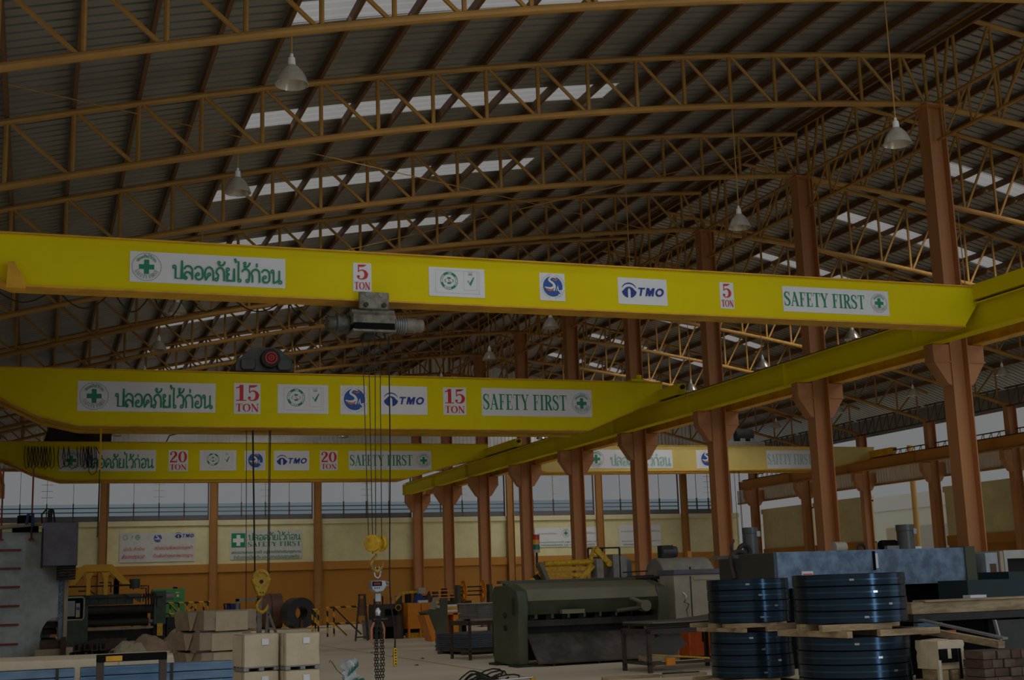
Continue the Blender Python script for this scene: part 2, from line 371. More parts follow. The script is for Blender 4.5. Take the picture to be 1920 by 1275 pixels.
struct(box(XW+.2, XW+.26, 13.75, YB, 9.42, 10.4).build('wall_right', roofm))
# left wall out of frame: ochre dado and cream panels
struct(box(-3.4, -3.2, 30, YB+.2, 0, 3.6).build('wall_left', brown)); struct(box(-3.4, -3.2, 30, YB+.2, 3.6, 6.15).build('wall_left', cream))
struct(box(-3.4, -3.3, 30, YB+.2, 8.2, 11).build('wall_left', clad))
# outside the open bay: boundary building
o = thing('outbuilding', 'white outside building seen through the open bay on the right', 'building', (56, 75, 0))
box(56, 56.3, 60, 96, 0, 6.2).build('wall', mat('outside cream wall', (0.80, 0.79, 0.66), 0.7), o); box(55.9, 56.3, 60, 96, 6.2, 7.2).build('parapet', outw, o)
box(55.9, 56.0, 75.9, 78.1, 0, 5.0).build('tan_panel', mat('outside tan panel', (0.55, 0.46, 0.28), .7), o); box(55.9, 56.0, 70, 75.8, 0, 5.0).build('grey_panel', mat('outside grey panel', (.55, .53, .47), .7), o)
o = tag(centre(MB().tube([(46.5, 62.1, 0), (46.5, 62.1, 9)], .16, 14).build('steel_post', mat('ochre post paint', (.62, .36, .10), .6))), 'round ochre post standing outside the open bay', 'post')

# ------------------------------------------------------------------ columns
def hcol(x0, x1, y0, y1, z0, z1):                     # H section, web facing the camera
    t = .03; ym = (y0+y1)/2
    return MB().prism([(x0, y0), (x0+t, y0), (x0+t, ym-.02), (x1-t, ym-.02), (x1-t, y0), (x1, y0), (x1, y1), (x1-t, y1), (x1-t, ym+.02), (x0+t, ym+.02), (x0+t, y1), (x0, y1)], 'z', z0, z1)
def corbel(xa, s, y, zt):
    return MB().prism([(xa, zt), (xa+s*.48, zt), (xa+s*.48, zt-.42), (xa+s*.12, zt-.95), (xa, zt-1.0)], 'y', y-.17, y+.17)
proto = None
for i, Y in enumerate(BAYS[2:]):
    lab = 'orange-brown steel column, %s in the tall centre row under the crane rail' % ORD[i]
    if proto is None:
        XC = 20.8; proto = o = thing('steel_column', lab, 'column', (XC, Y, 0), 'centre row columns')
        hcol(XC-.26, XC+.26, Y-.2, Y+.2, 0, 13.35).build('shaft', colm, o)
        for s in (-1, 1):
            c = corbel(XC+s*.26, s, Y, 7.27).build('corbel', colm, o, bevel=.008)
            MB().box(*sorted((XC+s*.26, XC+s*.75)), Y-.2, Y+.2, 6.83, 6.86).build('stiffener', colm, c)
        box(XC-.33, XC+.33, Y-.28, Y+.28, 13.33, 13.37).build('cap_plate', colm, o)
        box(XC-.4, XC+.4, Y-.32, Y+.32, 0, .03).build('base_plate', steel_r, o)
    else: dup(proto, (20.8, Y, 0), lab)
proto = None
for i, Y in enumerate(BAYS[6:]):
    lab = 'brown steel column, %s in the far right row beside the cream wall' % ORD[i]
    if proto is None:
        XC = 43.05; proto = o = thing('steel_column', lab, 'column', (XC, Y, 0), 'right row columns')
        hcol(XC-.24, XC+.24, Y-.18, Y+.18, 0, 9.6).build('shaft', colm, o)
        for s in (-1, 1): corbel(XC+s*.24, s, Y, 7.4).build('corbel', colm, o, bevel=.008)
        box(XC-.3, XC+.3, Y-.25, Y+.25, 9.58, 9.62).build('cap_plate', colm, o)
    else: dup(proto, (43.05, Y, 0), lab)
names = ['behind the grey press', 'left of the white slogan banner', 'between the two left banners', 'right of the green cross banner', 'behind the last centre column', 'left of the white banner with a green cross seal', 'between the two right white banners', 'right of the last white banner']
proto = None
for i, X in enumerate(GX):
    lab = 'brown wall column on the back wall, ' + names[i]
    if proto is None:
        proto = o = thing('wall_column', lab, 'column', (X, YB-.2, 0), 'back wall columns')
        hcol(X-.22, X+.22, YB-.35, YB-.13, 0, 10.6).build('shaft', wcol, o)
    else: dup(proto, (X, YB-.2, 0), lab)

# ------------------------------------------------------------------ roof trusses
def truss(Y, X, zt, zb, lab, name, lean, xl, xr, group):
    o = thing(name, lab, 'roof truss', ((xl+xr)/2, Y, zb((xl+xr)/2)), group)
    XS = [xl+(xr-xl)*i/20 for i in range(21)]
    MB().tube([(x, Y, zt(x)) for x in XS], .07, 8).build('top_chord', orange, o)
    MB().tube([(x, Y, zb(x)) for x in XS], .078, 10).build('bottom_chord', orange, o)
    for i, x in enumerate(X):
        MB().tube([(x, Y, zt(x)), (x, Y, zb(x))], .045, 7).build('vertical_strut', orange, o)
        if i+1 < len(X):
            x2 = X[i+1]
            p, q = ((x+.08, Y, zt(x)-.03), (x2-.1, Y, zb(x2)+.03)) if lean > 0 else ((x+.08, Y, zb(x)+.03), (x2-.05, Y, zt(x2)-.03))
            MB().tube([p, q], .042, 7).build('diagonal_strut', orange, o)
    return o
XL = sorted([20.0-1.222*k for k in range(19)]) + [20.72]
XRr = [21.1, 21.7] + [22.9+1.22*k for k in range(17)]
YT = BAYS
p1 = p2 = None
for i, Y in enumerate(YT[1:]):
    l1 = 'orange pipe roof truss over the crane bay, %s from the camera' % ORD[i].replace('nearest', 'first')
    if p1 is None: p1 = truss(Y, XL, zT, zB, l1, 'roof_truss', 1, -3.0, 20.75, 'main bay roof trusses')
    else: dup(p1, (p1.location.x, Y, p1.location.z), l1)
for i, Y in enumerate(YT[2:]):
    l2 = 'orange pipe roof truss over the right bay, %s from the camera' % ORD[i].replace('nearest', 'first')
    if p2 is None: p2 = truss(Y, XRr, zRT, zRB, l2, 'roof_truss', -1, 20.85, 43.1, 'right bay roof trusses')
    else: dup(p2, (p2.location.x, Y, p2.location.z), l2)
def lattice(X, Y, z1, z0, n, lab, mt, gr, r):
    o = thing('lattice_girder', lab, 'girder', (X, Y, z0), gr)
    MB().tube([(X, Y+.17, z1), (X, Y+5.83, z1)], r, 8).build('top_chord', mt, o); MB().tube([(X, Y+.17, z0), (X, Y+5.83, z0)], r, 8).build('bottom_chord', mt, o)
    for k in range(n):
        ya = Y+.4+5.2*k/(n-1)
        MB().tube([(X, ya, z0), (X, ya, z1)], r*.62, 6).build('vertical_strut', mt, o)
        if k+1 < n: MB().tube([(X, ya+.05, z1), (X, Y+.4+5.2*(k+1)/(n-1)-.05, z0)], r*.62, 6).build('diagonal_strut', mt, o)
    return o
for bays, args, gr, nm in ((BAYS[1:-1], (20.8, 13.42, 12.45, 6, orange, .045), 'column head girders', 'orange lattice girder linking the centre column heads, %s bay from the camera'),
                           (BAYS[5:-1], (42.75, 10.3, 9.45, 9, steel_r, .04), 'right wall head girders', 'dark lattice girder along the right wall head, %s bay in view'),
                           (BAYS[5:-1], (43.2, 8.4, 7.72, 10, steel_r, .03), 'right wall wind girders', 'thin lattice wind girder just above the right crane rail, %s bay in view')):
    first = None; X, z1, z0, n, mt, r = args
    for i, Y in enumerate(bays):
        lab = nm % ORD[i].replace('nearest', 'first')
        if first is None: first = lattice(X, Y, z1, z0, n, lab, mt, gr, r)
        else: dup(first, (X, Y, z0), lab)
# purlins
for i, x in enumerate(XL[::-1]):
    w_ = .075; z = zT(x)+.07
    m = MB().box(x-w_/2, x+w_/2, YR0, YR1, z, z+.2)
    tag(centre(m.build('roof_purlin', purl)), 'brown purlin under the crane bay roof, %s below the centre row' % ('one at the eaves step' if i == 0 else ORD[i-1].replace('nearest', 'first')), 'purlin', 'main roof purlins')
for i, x in enumerate([20.95] + XRr[1:]):
    z = zRT(x)+.07
    m = MB().box(x-.04, x+.04, YR0, YR1, z, z+.2)
    tag(centre(m.build('roof_purlin', purl)), 'brown purlin under the right bay roof, %s right of the centre row' % ORD[i].replace('nearest', 'first'), 'purlin', 'right roof purlins')
# diagonal bracing wires
def wire(a, b, r, lab, m=orange): return tag(centre(MB().tube([a, b], r, 5).build('bracing_wire', m)), lab, 'wire', 'roof bracing wires')
wire((-2, 23.3, 11.0), (20, 37.7, 13.1), .012, 'thin bracing wire rising from upper left behind the second lamp')
wire((5.5, 37.7, 11.1), (20.3, 26.2, 13.2), .012, 'thin bracing wire crossing the roof towards the nearest visible column')
wire((-2.5, 20, 10.6), (6, 15, 12.0), .012, 'thin bracing wire in the dark upper left corner')

# ------------------------------------------------------------------ lettering
class S2:                                             # flat 2-D artwork, later stood upright on a sign
    def __init__(s): s.v = []; s.f = []; s.l = []; s.k = 0
    def poly(s, pts, nl=True):                        # every stroke lies on its own thin layer, like cut vinyl
        if nl: s.k += 1
        o = len(s.v); s.v += list(pts); s.l += [s.k]*len(pts); s.f.append(tuple(range(o, o+len(pts)))); return s
    def rect(s, x0, x1, y0, y1): return s.poly([(x0, y0), (x1, y0), (x1, y1), (x0, y1)])
    def stroke(s, pts, wd, smooth=True, closed=False):
        P = [Vector((p[0], p[1])) for p in pts]; W = list(wd) if isinstance(wd, (list, tuple)) else [wd]*len(P)
        if smooth and len(P) > 2:
            Q, V = [], []; n = len(P); rng = range(n if closed else n-1)
            for i in rng:
                p0 = P[i-1] if (i > 0 or closed) else P[0]; p1_ = P[i]; p2_ = P[(i+1) % n]; p3_ = P[(i+2) % n] if (closed or i+2 < n) else P[-1]
                for k in range(5):
                    t = k/5; Q.append(.5*((2*p1_)+(p2_-p0)*t+(2*p0-5*p1_+4*p2_-p3_)*t*t+(3*p1_-p0-3*p2_+p3_)*t**3)); V.append(W[i]+(W[(i+1) % n]-W[i])*t)
            if not closed: Q.append(P[-1]); V.append(W[-1])
            P, W = Q, V
        n = len(P); L = []
        for i in range(n):
            a = P[i-1] if (i > 0 or closed) else P[i]; b = P[(i+1) % n] if (i < n-1 or closed) else P[i]
            d = b-a; d = d.normalized() if d.length > 1e-9 else Vector((1, 0)); N = Vector((-d.y, d.x)); sc_ = 1.0
            if 0 < i < n-1:
                d1 = (P[i]-P[i-1]).normalized(); sc_ = min(1.6, 1/max(.35, abs(d1.dot(d))))
            L.append((P[i]+N*W[i]*sc_/2, P[i]-N*W[i]*sc_/2))
        s.k += 1
        for i in range(n if closed else n-1):
            j = (i+1) % n; s.poly([L[i][0], L[i][1], L[j][1], L[j][0]], False)
        return s
    def disc(s, cx, cy, r, n=32, a0=0, a1=2*PI): return s.poly([(cx+r*math.cos(a0+(a1-a0)*k/n), cy+r*math.sin(a0+(a1-a0)*k/n)) for k in range(n+(0 if a1-a0 > 6.28 else 1))])
    def ring(s, cx, cy, r, wd, n=14): return s.stroke([(cx+r*math.cos(2*PI*k/n), cy+r*math.sin(2*PI*k/n)) for k in range(n)], wd, False, True)
    def merge(s, o, fn=lambda p: p): k = len(s.v); s.v += [fn(p) for p in o.v]; s.l += list(o.l) if o.l else [0]*len(o.v); s.f += [tuple(i+k for i in q) for q in o.f]; return s
    def fit(s, x0, x1, y0, y1):
        X = [p[0] for p in s.v]; Y = [p[1] for p in s.v]; a, b, c, d = min(X), max(X), min(Y), max(Y)
        s.v = [(x0+(p[0]-a)/(b-a)*(x1-x0), y0+(p[1]-c)/(d-c)*(y1-y0)) for p in s.v]; return s
T = .135                                              # looped Thai letters, x-height 1
TH = {}
def th(ch, adv, strokes, rings):
    g = S2()
    for q in strokes:
        pts, sm = (q, True) if not isinstance(q[0], bool) else (q[1:], q[0]); g.stroke(pts, T, sm)
    for cx, cy in rings: g.ring(cx, cy, .105, T*.72)
    TH[ch] = (g, adv)
th('ป', .74, [(False, (.19, .84), (.19, .06), (.64, .06), (.64, 1.36))], [(.1, .88)])
th('ล', .74, [((.06, .74), (.2, .95), (.42, .97), (.6, .82), (.64, .55), (.64, 0)), ((.22, .1), (.08, .32), (.2, .52), (.42, .52), (.62, .3))], [(.16, .12)])
th('อ', .74, [((.06, .76), (.2, .94), (.42, .96), (.6, .8), (.64, .5), (.62, .2), (.46, .05), (.24, .06), (.14, .22), (.18, .44))], [(.29, .42)])
th('ด', .76, [((.14, 0), (.06, .4), (.12, .78), (.36, .97), (.58, .82), (.66, .5), (.66, 0)), ((.14, .02), (.22, .2), (.32, .3))], [(.36, .44)])
th('ภ', .78, [((.22, .14), (.26, .42), (.12, .6), (.2, .86), (.42, .97), (.62, .82), (.68, .5), (.68, 0))], [(.13, .1)])
th('ย', .72, [((.1, .78), (.1, .62), (.26, .52)), (False, (.3, .5), (.12, .46), (.12, .06), (.62, .06), (.62, .97))], [(.16, .87)])
th('ไ', .44, [(False, (.22, .16), (.22, 1.5), (.06, 1.42), (-.06, 1.7))], [(.3, .1)])
th('ว', .66, [((.54, .14), (.58, .5), (.54, .82), (.34, .97), (.12, .88), (.04, .74))], [(.44, .1)])
th('ก', .76, [((.14, 0), (.14, .44), (.06, .64), (.18, .88), (.4, .97), (.6, .84), (.66, .5), (.66, 0))], [])
th('น', .84, [(False, (.2, .84), (.2, 0)), ((.2, .02), (.42, .12), (.6, .26)), (False, (.62, .97), (.62, .12))], [(.11, .88), (.7, .1)])
MARK = {'ั': ([((-.5, 1.26), (-.44, 1.16), (-.26, 1.14), (-.1, 1.26), (-.06, 1.44))], [(-.48, 1.34)]),
        '้': ([((-.4, 1.3), (-.44, 1.12), (-.26, 1.14), (-.1, 1.28), (-.06, 1.46))], [(-.42, 1.38)]),
        '่': ([(False, (-.3, 1.14), (-.3, 1.42))], [])}
def thai(txt):
    g = S2(); x = 0
    for ch in txt:
        if ch in MARK:
            q = S2()
            for t in MARK[ch][0]:
                pts, sm = (t, True) if not isinstance(t[0], bool) else (t[1:], t[0]); q.stroke(pts, T, sm)
            for cx, cy in MARK[ch][1]: q.ring(cx, cy, .085, T*.65)
            g.merge(q, lambda p: (p[0]+x, p[1])); continue
        q, adv = TH[ch]; g.merge(q, lambda p: (p[0]+x, p[1])); x += adv
    return g
SAFE_TH = 'ปลอดภัยไว้ก่อน'
SF = {}                                               # serif capitals and numerals, cap height 1
def sf(ch, adv, rects=(), strokes=()):
    g = S2()
    for r in rects: g.rect(*r)
    for q in strokes: g.stroke(*q)
    SF[ch] = (g, adv)
h_, t_ = .055, .17
sf('S', .66, [(.50, .54, .70, .98), (.05, .09, .02, .32)], [([(.52, .78), (.44, .92), (.29, .97), (.13, .88), (.12, .70), (.29, .55), (.47, .41), (.52, .22), (.42, .07), (.26, .03), (.11, .12), (.07, .26)], [.04, .06, .07, .12, .15, .17, .16, .15, .10, .06, .06, .04])])
sf('A', .78, [(-.02, .2, 0, h_), (.46, .76, 0, h_), (.16, .5, .32, .37)], [([(.08, .02), (.37, 1)], .06, False), ([(.34, 1), (.62, .02)], .17, False)])
sf('F', .64, [(.12, .12+t_, 0, 1), (.03, .40, 0, h_), (.03, .58, 1-h_, 1), (.54, .58, .74, 1), (.2, .42, .5, .55), (.40, .44, .4, .65)])
sf('E', .68, [(.12, .12+t_, 0, 1), (.03, .60, 0, h_), (.03, .58, 1-h_, 1), (.54, .58, .74, 1), (.2, .42, .5, .55), (.40, .44, .4, .65), (.56, .60, 0, .28)])
sf('T', .72, [(.27, .27+t_, 0, 1), (.17, .54, 0, h_), (.03, .68, 1-h_, 1), (.03, .07, .74, 1), (.64, .68, .74, 1)])
sf('Y', .76, [(.30, .30+t_, 0, .45), (.2, .57, 0, h_), (.0, .28, 1-h_, 1), (.5, .74, 1-h_, 1)], [([(.12, .99), (.38, .42)], .17, False), ([(.63, .99), (.40, .42)], .06, False)])
sf('I', .42, [(.12, .12+t_, 0, 1), (.03, .38, 0, h_), (.03, .38, 1-h_, 1)])
sf('R', .76, [(.12, .12+t_, 0, 1), (.03, .38, 0, h_), (.03, .35, 1-h_, 1), (.58, .76, 0, h_)], [([(.25, .97), (.42, .96), (.56, .84), (.55, .63), (.42, .52), (.25, .51)], [.06, .08, .15, .16, .08, .06]), ([(.38, .52), (.64, .03)], .17, False)])
sf('O', .82, [], [([(.38+.31*math.cos(2*PI*k/20), .5+.47*math.sin(2*PI*k/20)) for k in range(20)], [.055+.12*abs(math.cos(2*PI*k/20))**1.4 for k in range(20)], True, True)])
sf('0', .66, [], [([(.31+.22*math.cos(2*PI*k/20), .5+.47*math.sin(2*PI*k/20)) for k in range(20)], [.055+.13*abs(math.cos(2*PI*k/20))**1.4 for k in range(20)], True, True)])
sf('N', .84, [(.10, .16, 0, 1), (.03, .24, 0, h_), (.62, .68, 0, 1), (.54, .77, 1-h_, 1), (.0, .2, 1-h_, 1)], [([(.12, .97), (.65, .0)], .17, False)])
sf('1', .56, [(.24, .24+.18, 0, 1), (.08, .56, 0, .06)], [([(.08, .80), (.2, .84), (.34, .97)], [.06, .08, .1], False)])
sf('5', .64, [(.12, .17, .5, .98)], [([(.13, .9), (.34, .92), (.52, .97)], [.14, .15, .03]), ([(.14, .50), (.26, .62), (.42, .58), (.51, .38), (.46, .14), (.3, .03), (.15, .08), (.12, .2)], [.04, .06, .11, .18, .16, .06, .06, .12])])
SF['5'][0].disc(.14, .2, .075, 14)
sf('2', .64, [(.06, .56, 0, .13)], [([(.12, .74), (.16, .9), (.3, .97), (.46, .86), (.46, .64), (.3, .4), (.1, .08)], [.1, .07, .07, .17, .18, .13, .06])]); SF['2'][0].disc(.14, .74, .075, 14).rect(.52, .56, .0, .28)
def serif(txt):
    g = S2(); x = 0
    for ch in txt:
        if ch == ' ': x += .34; continue
        q, adv = SF[ch]; g.merge(q, lambda p: (p[0]+x, p[1])); x += adv
    return g
def font(txt, shear=0.0, bold=0.0):
    c = bpy.data.curves.new('txt', 'FONT'); c.body = txt; c.shear = shear; c.offset = bold; c.resolution_u = 3
    o = bpy.data.objects.new('txt', c); me = o.to_mesh(); g = S2(); g.v = [(v.co.x, v.co.y) for v in me.vertices]; g.f = [tuple(p.vertices) for p in me.polygons]
    o.to_mesh_clear(); bpy.data.objects.remove(o); bpy.data.curves.remove(c); return g
def arc(g, cx, cy, r, span, top=True):
    X = [p[0] for p in g.v]; a, b = min(X), max(X); n = S2(); n.f = list(g.f); n.l = list(g.l); k = (b-a)/ (span*r)
    for x, y in g.v:
        t = ((x-a)/(b-a)-.5)*span
        if top: rr = r+y/k; n.v.append((cx+rr*math.sin(t), cy+rr*math.cos(t)))
        else: rr = r-y/k; n.v.append((cx+rr*math.sin(t), cy-rr*math.cos(t)))
    return n
class Sign:                                           # upright sheet facing the camera side (-Y)
    def __init__(s, name, x0, x1, z0, z1, y, parent, sheet=None, label=None, d=.012):
        s.x0, s.z0, s.w, s.h, s.y, s.d = x0, z0, x1-x0, z1-z0, y, d
        s.o = box(x0, x1, y-d, y, z0, z1).build(name, sheet or white, parent, label=label); s.n = 0
        s.o['_w'] = tuple(parent['_w']) if parent else (0, 0, 0)
    def art(s, g, name, m):                           # artwork in metres from the lower left corner
        s.n += 1; mb = MB(); y = s.y-s.d-.0045*s.n; lay = g.l or [0]*len(g.v)
        mb.v = [(s.x0+p[0], y-.0006*min(q, 6), s.z0+p[1]) for p, q in zip(g.v, lay)]; mb.f = g.f
        return mb.build(name, m, s.o)
def emblem(s, cx, cy, r, inner=True):
    g = S2().ring(cx, cy, r, r*.035, 40); s.art(g, 'emblem_ring', greyl)
    a = r*.52; b = r*.17; s.art(S2().rect(cx-a, cx+a, cy-b, cy+b).rect(cx-b, cx+b, cy-a, cy-b).rect(cx-b, cx+b, cy+b, cy+a), 'green_cross', green)
    s.art(arc(thai(SAFE_TH), cx, cy, r*.66, 2.1), 'emblem_lettering', green)
    s.art(arc(serif('SAFETY FIRST'), cx, cy, r*.88, 2.5, False), 'emblem_lettering', greyl)
def thai_banner(x0, x1, z0, z1, y, par, m=green):
    s = Sign('safety_banner', x0, x1, z0, z1, y, par); emblem(s, s.h*.52, s.h*.5, s.h*.45)
    s.art(thai(SAFE_TH).fit(s.w*.265, s.w*.98, s.h*.12, s.h*.93), 'thai_lettering', m)
def first_banner(x0, x1, z0, z1, y, par, m=green):
    s = Sign('safety_banner', x0, x1, z0, z1, y, par); s.art(serif('SAFETY FIRST').fit(s.w*.012, s.w*.765, s.h*.22, s.h*.80), 'lettering', m)
    emblem(s, s.w*.905, s.h*.5, s.h*.37)
def ton(x0, x1, z0, z1, y, par, num):
    s = Sign('load_plate', x0, x1, z0, z1, y, par); k = .2 if len(num) == 1 else .07
    s.art(serif(num).fit(s.w*k, s.w*(1-k+.02), s.h*.42, s.h*.95), 'numerals', red); s.art(serif('TON').fit(s.w*.07, s.w*.93, s.h*.06, s.h*.33), 'lettering', red)
def cert(x0, x1, z0, z1, y, par):
    s = Sign('certificate_plate', x0, x1, z0, z1, y, par); h, w_ = s.h, s.w
    cx, cy, r = w_*.36, h*.55, h*.3; g = S2().ring(cx, cy, r, h*.018, 32).ring(cx, cy, r*.78, h*.012, 32)
    for a in (.9, 2.0, 3.7, 5.3): g.stroke([(cx+r*.89*math.cos(a+t*.1), cy+r*.89*math.sin(a+t*.1)) for t in range(-3, 4)], r*.22, False)
    for t in range(24):
        if t % 4: g.stroke([(cx+r*.83*math.cos(t*PI/12), cy+r*.83*math.sin(t*PI/12)), (cx+r*.94*math.cos(t*PI/12), cy+r*.94*math.sin(t*PI/12))], r*.05, False)
    for q in (-1, 1): g.stroke([(cx+q*r*.35, cy+r*.2), (cx+q*r*.52, cy), (cx+q*r*.35, cy-r*.2)], r*.06)
    for q in (-.28, .3): g.rect(cx-r*.2, cx+r*.2, cy+q*r-.03*h, cy+q*r+.03*h)
    s.art(g, 'round_seal', green); s.art(S2().stroke([(cx-r*.1, cy+r*.1), (cx+r*.3, cy-r*.25)], r*.06, False), 'seal_mark', orng)
    cx = w_*.74; g = S2().stroke([(cx-h*.09, h*.58), (cx-h*.01, h*.44), (cx+h*.13, h*.7)], [h*.03, h*.06, h*.03], False)
    g.stroke([(cx-h*.07, h*.78), (cx+h*.07, h*.78)], h*.015, False)
    for q in (-.07, -.035, 0, .035, .07): g.stroke([(cx+q*h*.8, h*.78), (cx+q*h, h*.87)], h*.008, False)
    s.art(g, 'tick_and_crown', green)
    g = S2()
    for a, b, c, d in ((.12, .9, .12, .9), (.62, .86, .24, .9)):
        for p, q in (((a*w_, c*h), (b*w_, c*h)), ((a*w_, d*h), (b*w_, d*h)), ((a*w_, c*h), (a*w_, d*h)), ((b*w_, c*h), (b*w_, d*h))): g.stroke([p, q], h*.006, False)
    s.art(g, 'border_lines', greyl)
def sms(s, cx, cy, r):
    s.art(S2().disc(cx, cy, r, 40), 'round_logo', blue2)
    g = S2().stroke([(cx-r*.75, cy-r*.22), (cx-r*.3, cy-r*.42), (cx+r*.25, cy-r*.2)], [r*.08, r*.16, r*.05]); g.stroke([(cx-r*.1, cy+r*.72), (cx+r*.3, cy+r*.62), (cx+r*.55, cy+r*.85)], [r*.05, r*.12, r*.04]); s.art(g, 'orange_swoosh', orng)
    g = S2().stroke([(cx+r*.34, cy+r*.82), (cx-r*.1, cy+r*.92), (cx-r*.38, cy+r*.6), (cx+r*.0, cy+r*.3), (cx+r*.12, cy+r*.02), (cx-r*.25, cy-r*.2), (cx-r*.85, cy-r*.1)], [r*.1, r*.16, r*.2, r*.22, r*.24, r*.2, r*.08])
    g.stroke([(cx+r*.08, cy-r*.45), (cx+r*.28, cy+r*.05), (cx+r*.32, cy-r*.4), (cx+r*.5, cy+r*.02), (cx+r*.54, cy-r*.42), (cx+r*.68, cy-r*.42)], r*.13, False)
    g.stroke([(cx+r*.98, cy-r*.4), (cx+r*.74, cy-r*.42), (cx+r*.7, cy-r*.56), (cx+r*.92, cy-r*.66), (cx+r*.82, cy-r*.84), (cx+r*.52, cy-r*.8)], r*.13); s.art(g, 'logo_letters', white)
def sms_plate(x0, x1, z0, z1, y, par):
    s = Sign('logo_plate', x0, x1, z0, z1, y, par); cx, cy, r = s.w*.52, s.h*.52, s.h*.37; sms(s, cx, cy, r)
    g = S2()
    for k in range(36):
        if k % 9 in (0, 8): continue
        a = k*PI/18; g.stroke([(cx+r*1.13*math.cos(a), cy+r*1.13*math.sin(a)), (cx+r*1.24*math.cos(a), cy+r*1.24*math.sin(a))], r*.045, False)
    s.art(g, 'ring_of_small_marks', greyl)
def tmo(s, x0, y0, h):
    cx, cy, r = x0+h*.55, y0+h*.36, h*.36
    g = S2().stroke([(cx+h*.55*math.cos(a), cy+h*.08+h*.5*math.sin(a)) for a in [2.72, 2.4, 2.0, PI/2, 1.14, .74, .42]], [h*.03, h*.06, h*.08, h*.09, h*.08, h*.06, h*.03])
    for q in (-1, 1):
        g.poly([(cx+q*h*.1, cy-h*.4), (cx+q*h*.1, cy+h*.1), (cx+q*h*.05, cy+h*.22), (cx, cy+h*.26), (cx, cy+h*.36), (cx+q*h*.22, cy+h*.3), (cx+q*h*.4, cy+h*.12), (cx+q*h*.54, cy+h*.0), (cx+q*h*.44, cy-h*.2), (cx+q*h*.28, cy-h*.33)][::q])
    s.art(g, 'dome_logo', blue)
    g = S2(); b = .2
    g.rect(.0, .74, 1-.19, 1).rect(.27, .27+b, 0, .85)
    g.rect(.92, .92+b, 0, 1).rect(1.62, 1.62+b, 0, 1).poly([(.92, 1), (1.18, 1), (1.47, .42), (1.37, .0), (1.27, .0)]).poly([(1.82, 1), (1.56, 1), (1.27, .42), (1.37, .0), (1.47, .0)])
    g.stroke([(2.44+.36*math.cos(2*PI*k/20), .5+.4*math.sin(2*PI*k/20)) for k in range(20)], .21, True, True)
    g.v = [(p[0]+.2*p[1], p[1]) for p in g.v]
    s.art(g.fit(x0+h*1.2, x0+h*3.05, y0+h*.12, y0+h*.68), 'logo_letters', blue)
def tmo_plate(x0, x1, z0, z1, y, par):
    s = Sign('logo_plate', x0, x1, z0, z1, y, par); k = s.w*.86/3.05; tmo(s, s.w*.07, s.h*.5-k*.42, k)

# ------------------------------------------------------------------ crane rails and bridge cranes
def runway(x, y0, y1, zb, zt, m, lab, dim=.34):
    o = thing('runway_girder', lab, 'crane rail', (x, (y0+y1)/2, zb))
    t = dim/2
    MB().prism([(x-t, zb), (x+t, zb), (x+t, zb+.03), (x+.02, zb+.03), (x+.02, zt-.03), (x+t, zt-.03), (x+t, zt), (x-t, zt), (x-t, zt-.03), (x-.02, zt-.03), (x-.02, zb+.03), (x-t, zb+.03)], 'y', y0, y1).build('beam', m, o)
    box(x-.035, x+.035, y0, y1, zt, zt+.07).build('rail', steel_r, o)
    mm = MB(); 
    for Y in BAYS: mm.box(x-t*.9, x+t*.9, Y+.55, Y+.565, zb+.03, zt-.03)
    mm.build('stiffener_plates', m, o); return o
runway(20.22, 13.0, 74.1, 7.28, 7.93, yellow, 'yellow crane rail girder running along the centre columns to the back wall')
runway(21.42, 13.0, 74.1, 7.28, 7.90, yellow2, 'orange-brown crane rail girder on the right brackets of the centre columns')
runway(42.45, 13.0, 74.0, 7.42, 8.0, brown_l, 'brown crane rail girder on the far right columns')
runway(-1.75, 13.0, 74.1, 7.28, 7.93, yellow2, 'crane rail girder on the left side beside the wall')
def bridge(name, lab, Y, prof, dep, m, mflange, lip=.05, twin=None):
    o = thing(name, lab, 'overhead crane', ((prof[0][0]+prof[-1][0])/2, Y, 8.0), None)
    def girder(y, nm):
        g = MB().prism([(p[0], p[1]) for p in prof], 'y', y, y+dep).build(nm, m, o)
        fl = MB()
        n = len(prof)
        for i in range(n):
            a, b = prof[i], prof[(i+1) % n]
            if abs(a[0]-b[0]) < .9 and i not in lipx: continue
            fl.bar((a[0], y+dep/2, a[1]), (b[0], y+dep/2, b[1]), dep+2*lip, .03, (0, 0, 1))
        fl.build('flange', mflange, g); return g
    lipx = ()
    girder(Y, 'girder')
    if twin: girder(Y+twin, 'girder')
    return o
def carriage(o, x, y0, y1, z0, m, wheel=True):
    c = MB().prism([(y0+.12, z0), (y1-.12, z0), (y1, z0+.14), (y1, z0+.36), (y0, z0+.36), (y0, z0+.14)], 'x', x-.16, x+.16).build('end_carriage', m, o, bevel=.015)
    for y in (y0+.3, y1-.3): MB().cyl((x, y, z0+.02), .13, -.06, .06, 'x', 20).build('wheel', steel_d, c)
    for y, s in ((y0, -1), (y1, 1)): MB().cyl((x, y, z0+.24), .075, *sorted((0, s*.12)), 'y', 14).build('buffer', rubber, c)
